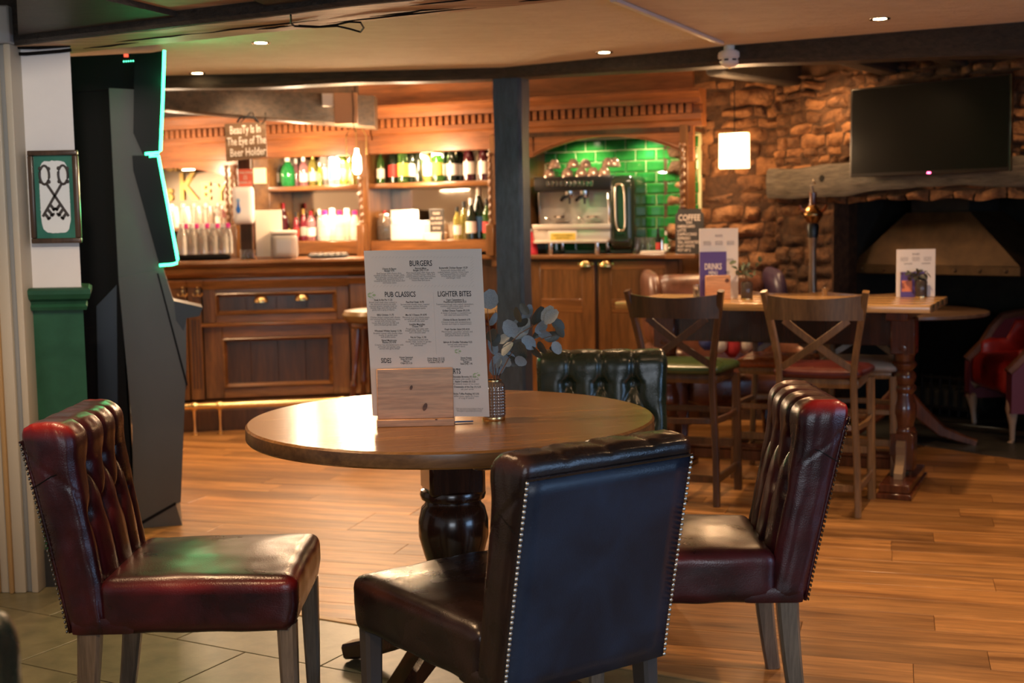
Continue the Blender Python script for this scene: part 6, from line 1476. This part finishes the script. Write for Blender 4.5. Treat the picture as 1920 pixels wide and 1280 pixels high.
def chair(lab, lea, loc, rz, nail=m_nail, leg=m_leg, W=CW, D=.61, grp='button-backed leather dining chairs', lean=.145, worn=None):
    t = thing('dining_chair', lab, 'chair', loc, rz, grp)
    yr = -.30                      # rear plane of the back at its foot
    hw = W/2
    def fn(p, q):
        z = p.z + (BH0+BH1)/2; x = p.x
        fr_ = max(0, q.y) if q.y > -.2 else 0; fr_ = min(1, (q.y+.2)/1.2) if q.y > -.2 else 0
        top = max(0, (z-(BH1-.06))/.06)
        g = 0; 
        for a, b in GRV:
            d = seg_d(x, z, a, b); g += math.exp(-(d/.010)**2)*.011 + math.exp(-(d/.030)**2)*(.008 if z < .80 else .004)
        for bx, bz in BTN: g += math.exp(-(math.hypot(x-bx, z-bz)/.017)**2)*.020
        g = min(g, .034)
        edge = 1-max(0, (abs(x)-(hw-.035))/.035); edge = max(0, min(1, edge))
        puff = .016*(1-(x/hw)**2)
        wr = .0025*noise.noise(Vector((x*30, z*9, q.y*4+3)))+.0016*noise.noise(Vector((x*14, z*22, 1)))
        y = p.y
        if q.y > -.75: y += (puff-g)*max(0, min(1, (q.y+.75)/1.4))*edge + wr*.8
        zz = z
        if top > 0: zz -= g*.32*edge*min(1, top) ; zz += .004*math.cos(x/.125*PI*1)*0
        zz += wr*top
        # scroll: top swells forward a little and narrower below
        tt = max(0.0, (z-BH0)/(BH1-BH0))
        y += .012*math.exp(-((z-.87)/.05)**2)*(1 if q.y > -.9 else 0)
        y -= .018*(1-tt)*max(0, q.y)
        if abs(q.x) > .9: x += (1 if x > 0 else -1)*(.004*math.exp(-((z-.86)/.06)**2) - .0035*math.exp(-((z-.775+.05*(q.y-.0))/.006)**2)) + wr
        y += yr + BT/2 - lean*tt**1.08
        return Vector((x, y, zz-(BH0+BH1)/2))
    MB().rbox((0, 0, (BH0+BH1)/2), (W, BT, BH1-BH0), (.026, .040, .045), (64, 14, 72), fn).build('backrest', lea, t, ang=75)
    wearmap(None, lambda c: max(0, min(1, (abs(c.x)-(hw-.045))/.03))*max(0, min(1, (c.z-(BH1-.045))/.03)))
    # buttons
    mb = MB()
    for bx, bz in BTN:
        tt = (bz-BH0)/(BH1-BH0); mb.ball((bx, yr+BT-.022-lean*tt**1.08-.006, bz), .0085, 10, (1, .6, 1))
    mb.build('buttons', lea, t)
    # flat outer back panel with stitched piping
    mb = MB(); R0 = []
    for j in range(13):
        z = BH0+.006+(BH1-.055-BH0)*j/12; tt = max(0.0, (z-BH0)/(BH1-BH0)); y = yr-lean*tt**1.08
        R0.append(mb.ring([(x, y-.0045+.003*(abs(x)/hw)**6, z) for x in [-hw+.014+(W-.028)*i/10 for i in range(11)]]))
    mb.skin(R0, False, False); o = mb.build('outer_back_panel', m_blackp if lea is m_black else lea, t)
    sol = o.modifiers.new('thick', 'SOLIDIFY'); sol.thickness = .008
    zt2 = BH1-.05; yt = yr-lean*((zt2-BH0)/(BH1-BH0))**1.08
    MB().tube([(-hw+.012, yt-.005, zt2), (0, yt-.006, zt2), (hw-.012, yt-.005, zt2)], .0032, 6).build('piping', lea, t)
    for e in (-1, 1):
        mb = MB(); n = 40
        for k in range(n):
            z = BH0+.012+(zt2-BH0-.018)*k/(n-1); tt = max(0.0, (z-BH0)/(BH1-BH0)); mb.ball((e*(hw-.013), yr-lean*tt**1.08-.0055, z), .0052, 8, (1, .6, 1))
        mb.build('nailhead_trim', nail, t, kind='stuff', label='row of domed nail heads')
        # side seam
        tt = (.775-BH0)/(BH1-BH0); y0_ = yr-lean*tt
        MB().tube([(e*(hw+.0005), y0_+.010, .745), (e*(hw+.001), y0_+.06, .775), (e*(hw-.004), y0_+BT-.022, .788)], .0016, 5).build('seam', m_blkm, t)
    # seat block
    ys0, ys1 = yr+BT-.045, yr+D
    def fs(p, q):
        z = p.z; cr = .020*(1-q.x**2)*(1-q.y**2) if q.z > 0 else 0
        w_ = .0020*noise.noise(Vector((p.x*16, p.y*16, z*20)))
        fl_ = 1+.06*(q.y+1)/2
        zb_ = .0012*math.sin(p.y*40) if q.z < -.9 else 0
        return Vector((p.x*fl_+w_, p.y+w_-(.012*(-q.z) if q.y > .9 and q.z < 0 else 0), z+cr+w_+zb_))
    MB().rbox((0, (ys0+ys1)/2, .417), (W-.004, ys1-ys0, .151), (.028, .034, .034), (30, 34, 14), fs).build('seat', lea, t, ang=75)
    wearmap(None, lambda c: max(0, 1-abs(c.z-.474)/.022)*max(0, min(1, (max(abs(c.x)/(hw*1.03), (c.y-ys0)/(ys1-ys0)*1.0)-.90)/.08))*(.45+.9*noise.noise(Vector((c.x*7, c.y*7, 4)))))
    MB().rbox((0, yr+.09, .367), (W-.002, .17, .05), (.012, .012, .012), (10, 8, 4)).build('seat_side', lea, t)
    for e in (-1, 1):
        MB().sweep([(e*(hw-.030), ys1-.035, .362), (e*(hw-.030), ys1-.033, .18), (e*(hw-.032), ys1-.031, 0)], [.052, .046, .036], [.052, .046, .036]).build('leg', leg, t)
        q = [(e*(hw-.030), yr+.050-.003*k-.0006*k*k, .365*(1-k/6)) for k in range(7)]
        MB().sweep(q, [.046-.002*k for k in range(7)], [.062-.003*k for k in range(7)]).build('leg', leg, t)
    return t
# left chair faces right (+X)
chair('oxblood leather chair at the left of the round table, facing right', m_red, (-.895, 3.56, 0), -PI/2+.02, m_nail, W=.49, D=.61, lean=.11)
chair('oxblood leather chair at the right of the round table, facing left', m_red, (.515, 3.735, 0), PI/2-.02, m_nail, W=.48, D=.62, lean=.125)
def solve(rx, ry, rz, W=.48):   # place so that the rear left foot corner of the back falls at rx, ry
    off = rot2(-W/2, -.30, rz); return Vector((rx, ry, 0))-off
rzd = math.radians(35)
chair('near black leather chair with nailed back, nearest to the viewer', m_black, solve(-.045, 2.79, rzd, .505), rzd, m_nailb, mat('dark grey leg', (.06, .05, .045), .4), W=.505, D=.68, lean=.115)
chair('bottle green leather chair behind the round table, facing the viewer', m_green, (.31, 4.62, 0), PI+.05-.16, m_nail, W=.50)
chair('green leather chair cropped by the bottom left corner', m_green, (-.93, 2.02, 0), .02, m_nailb, W=.48)
# blue sparkle lamp behind the vase
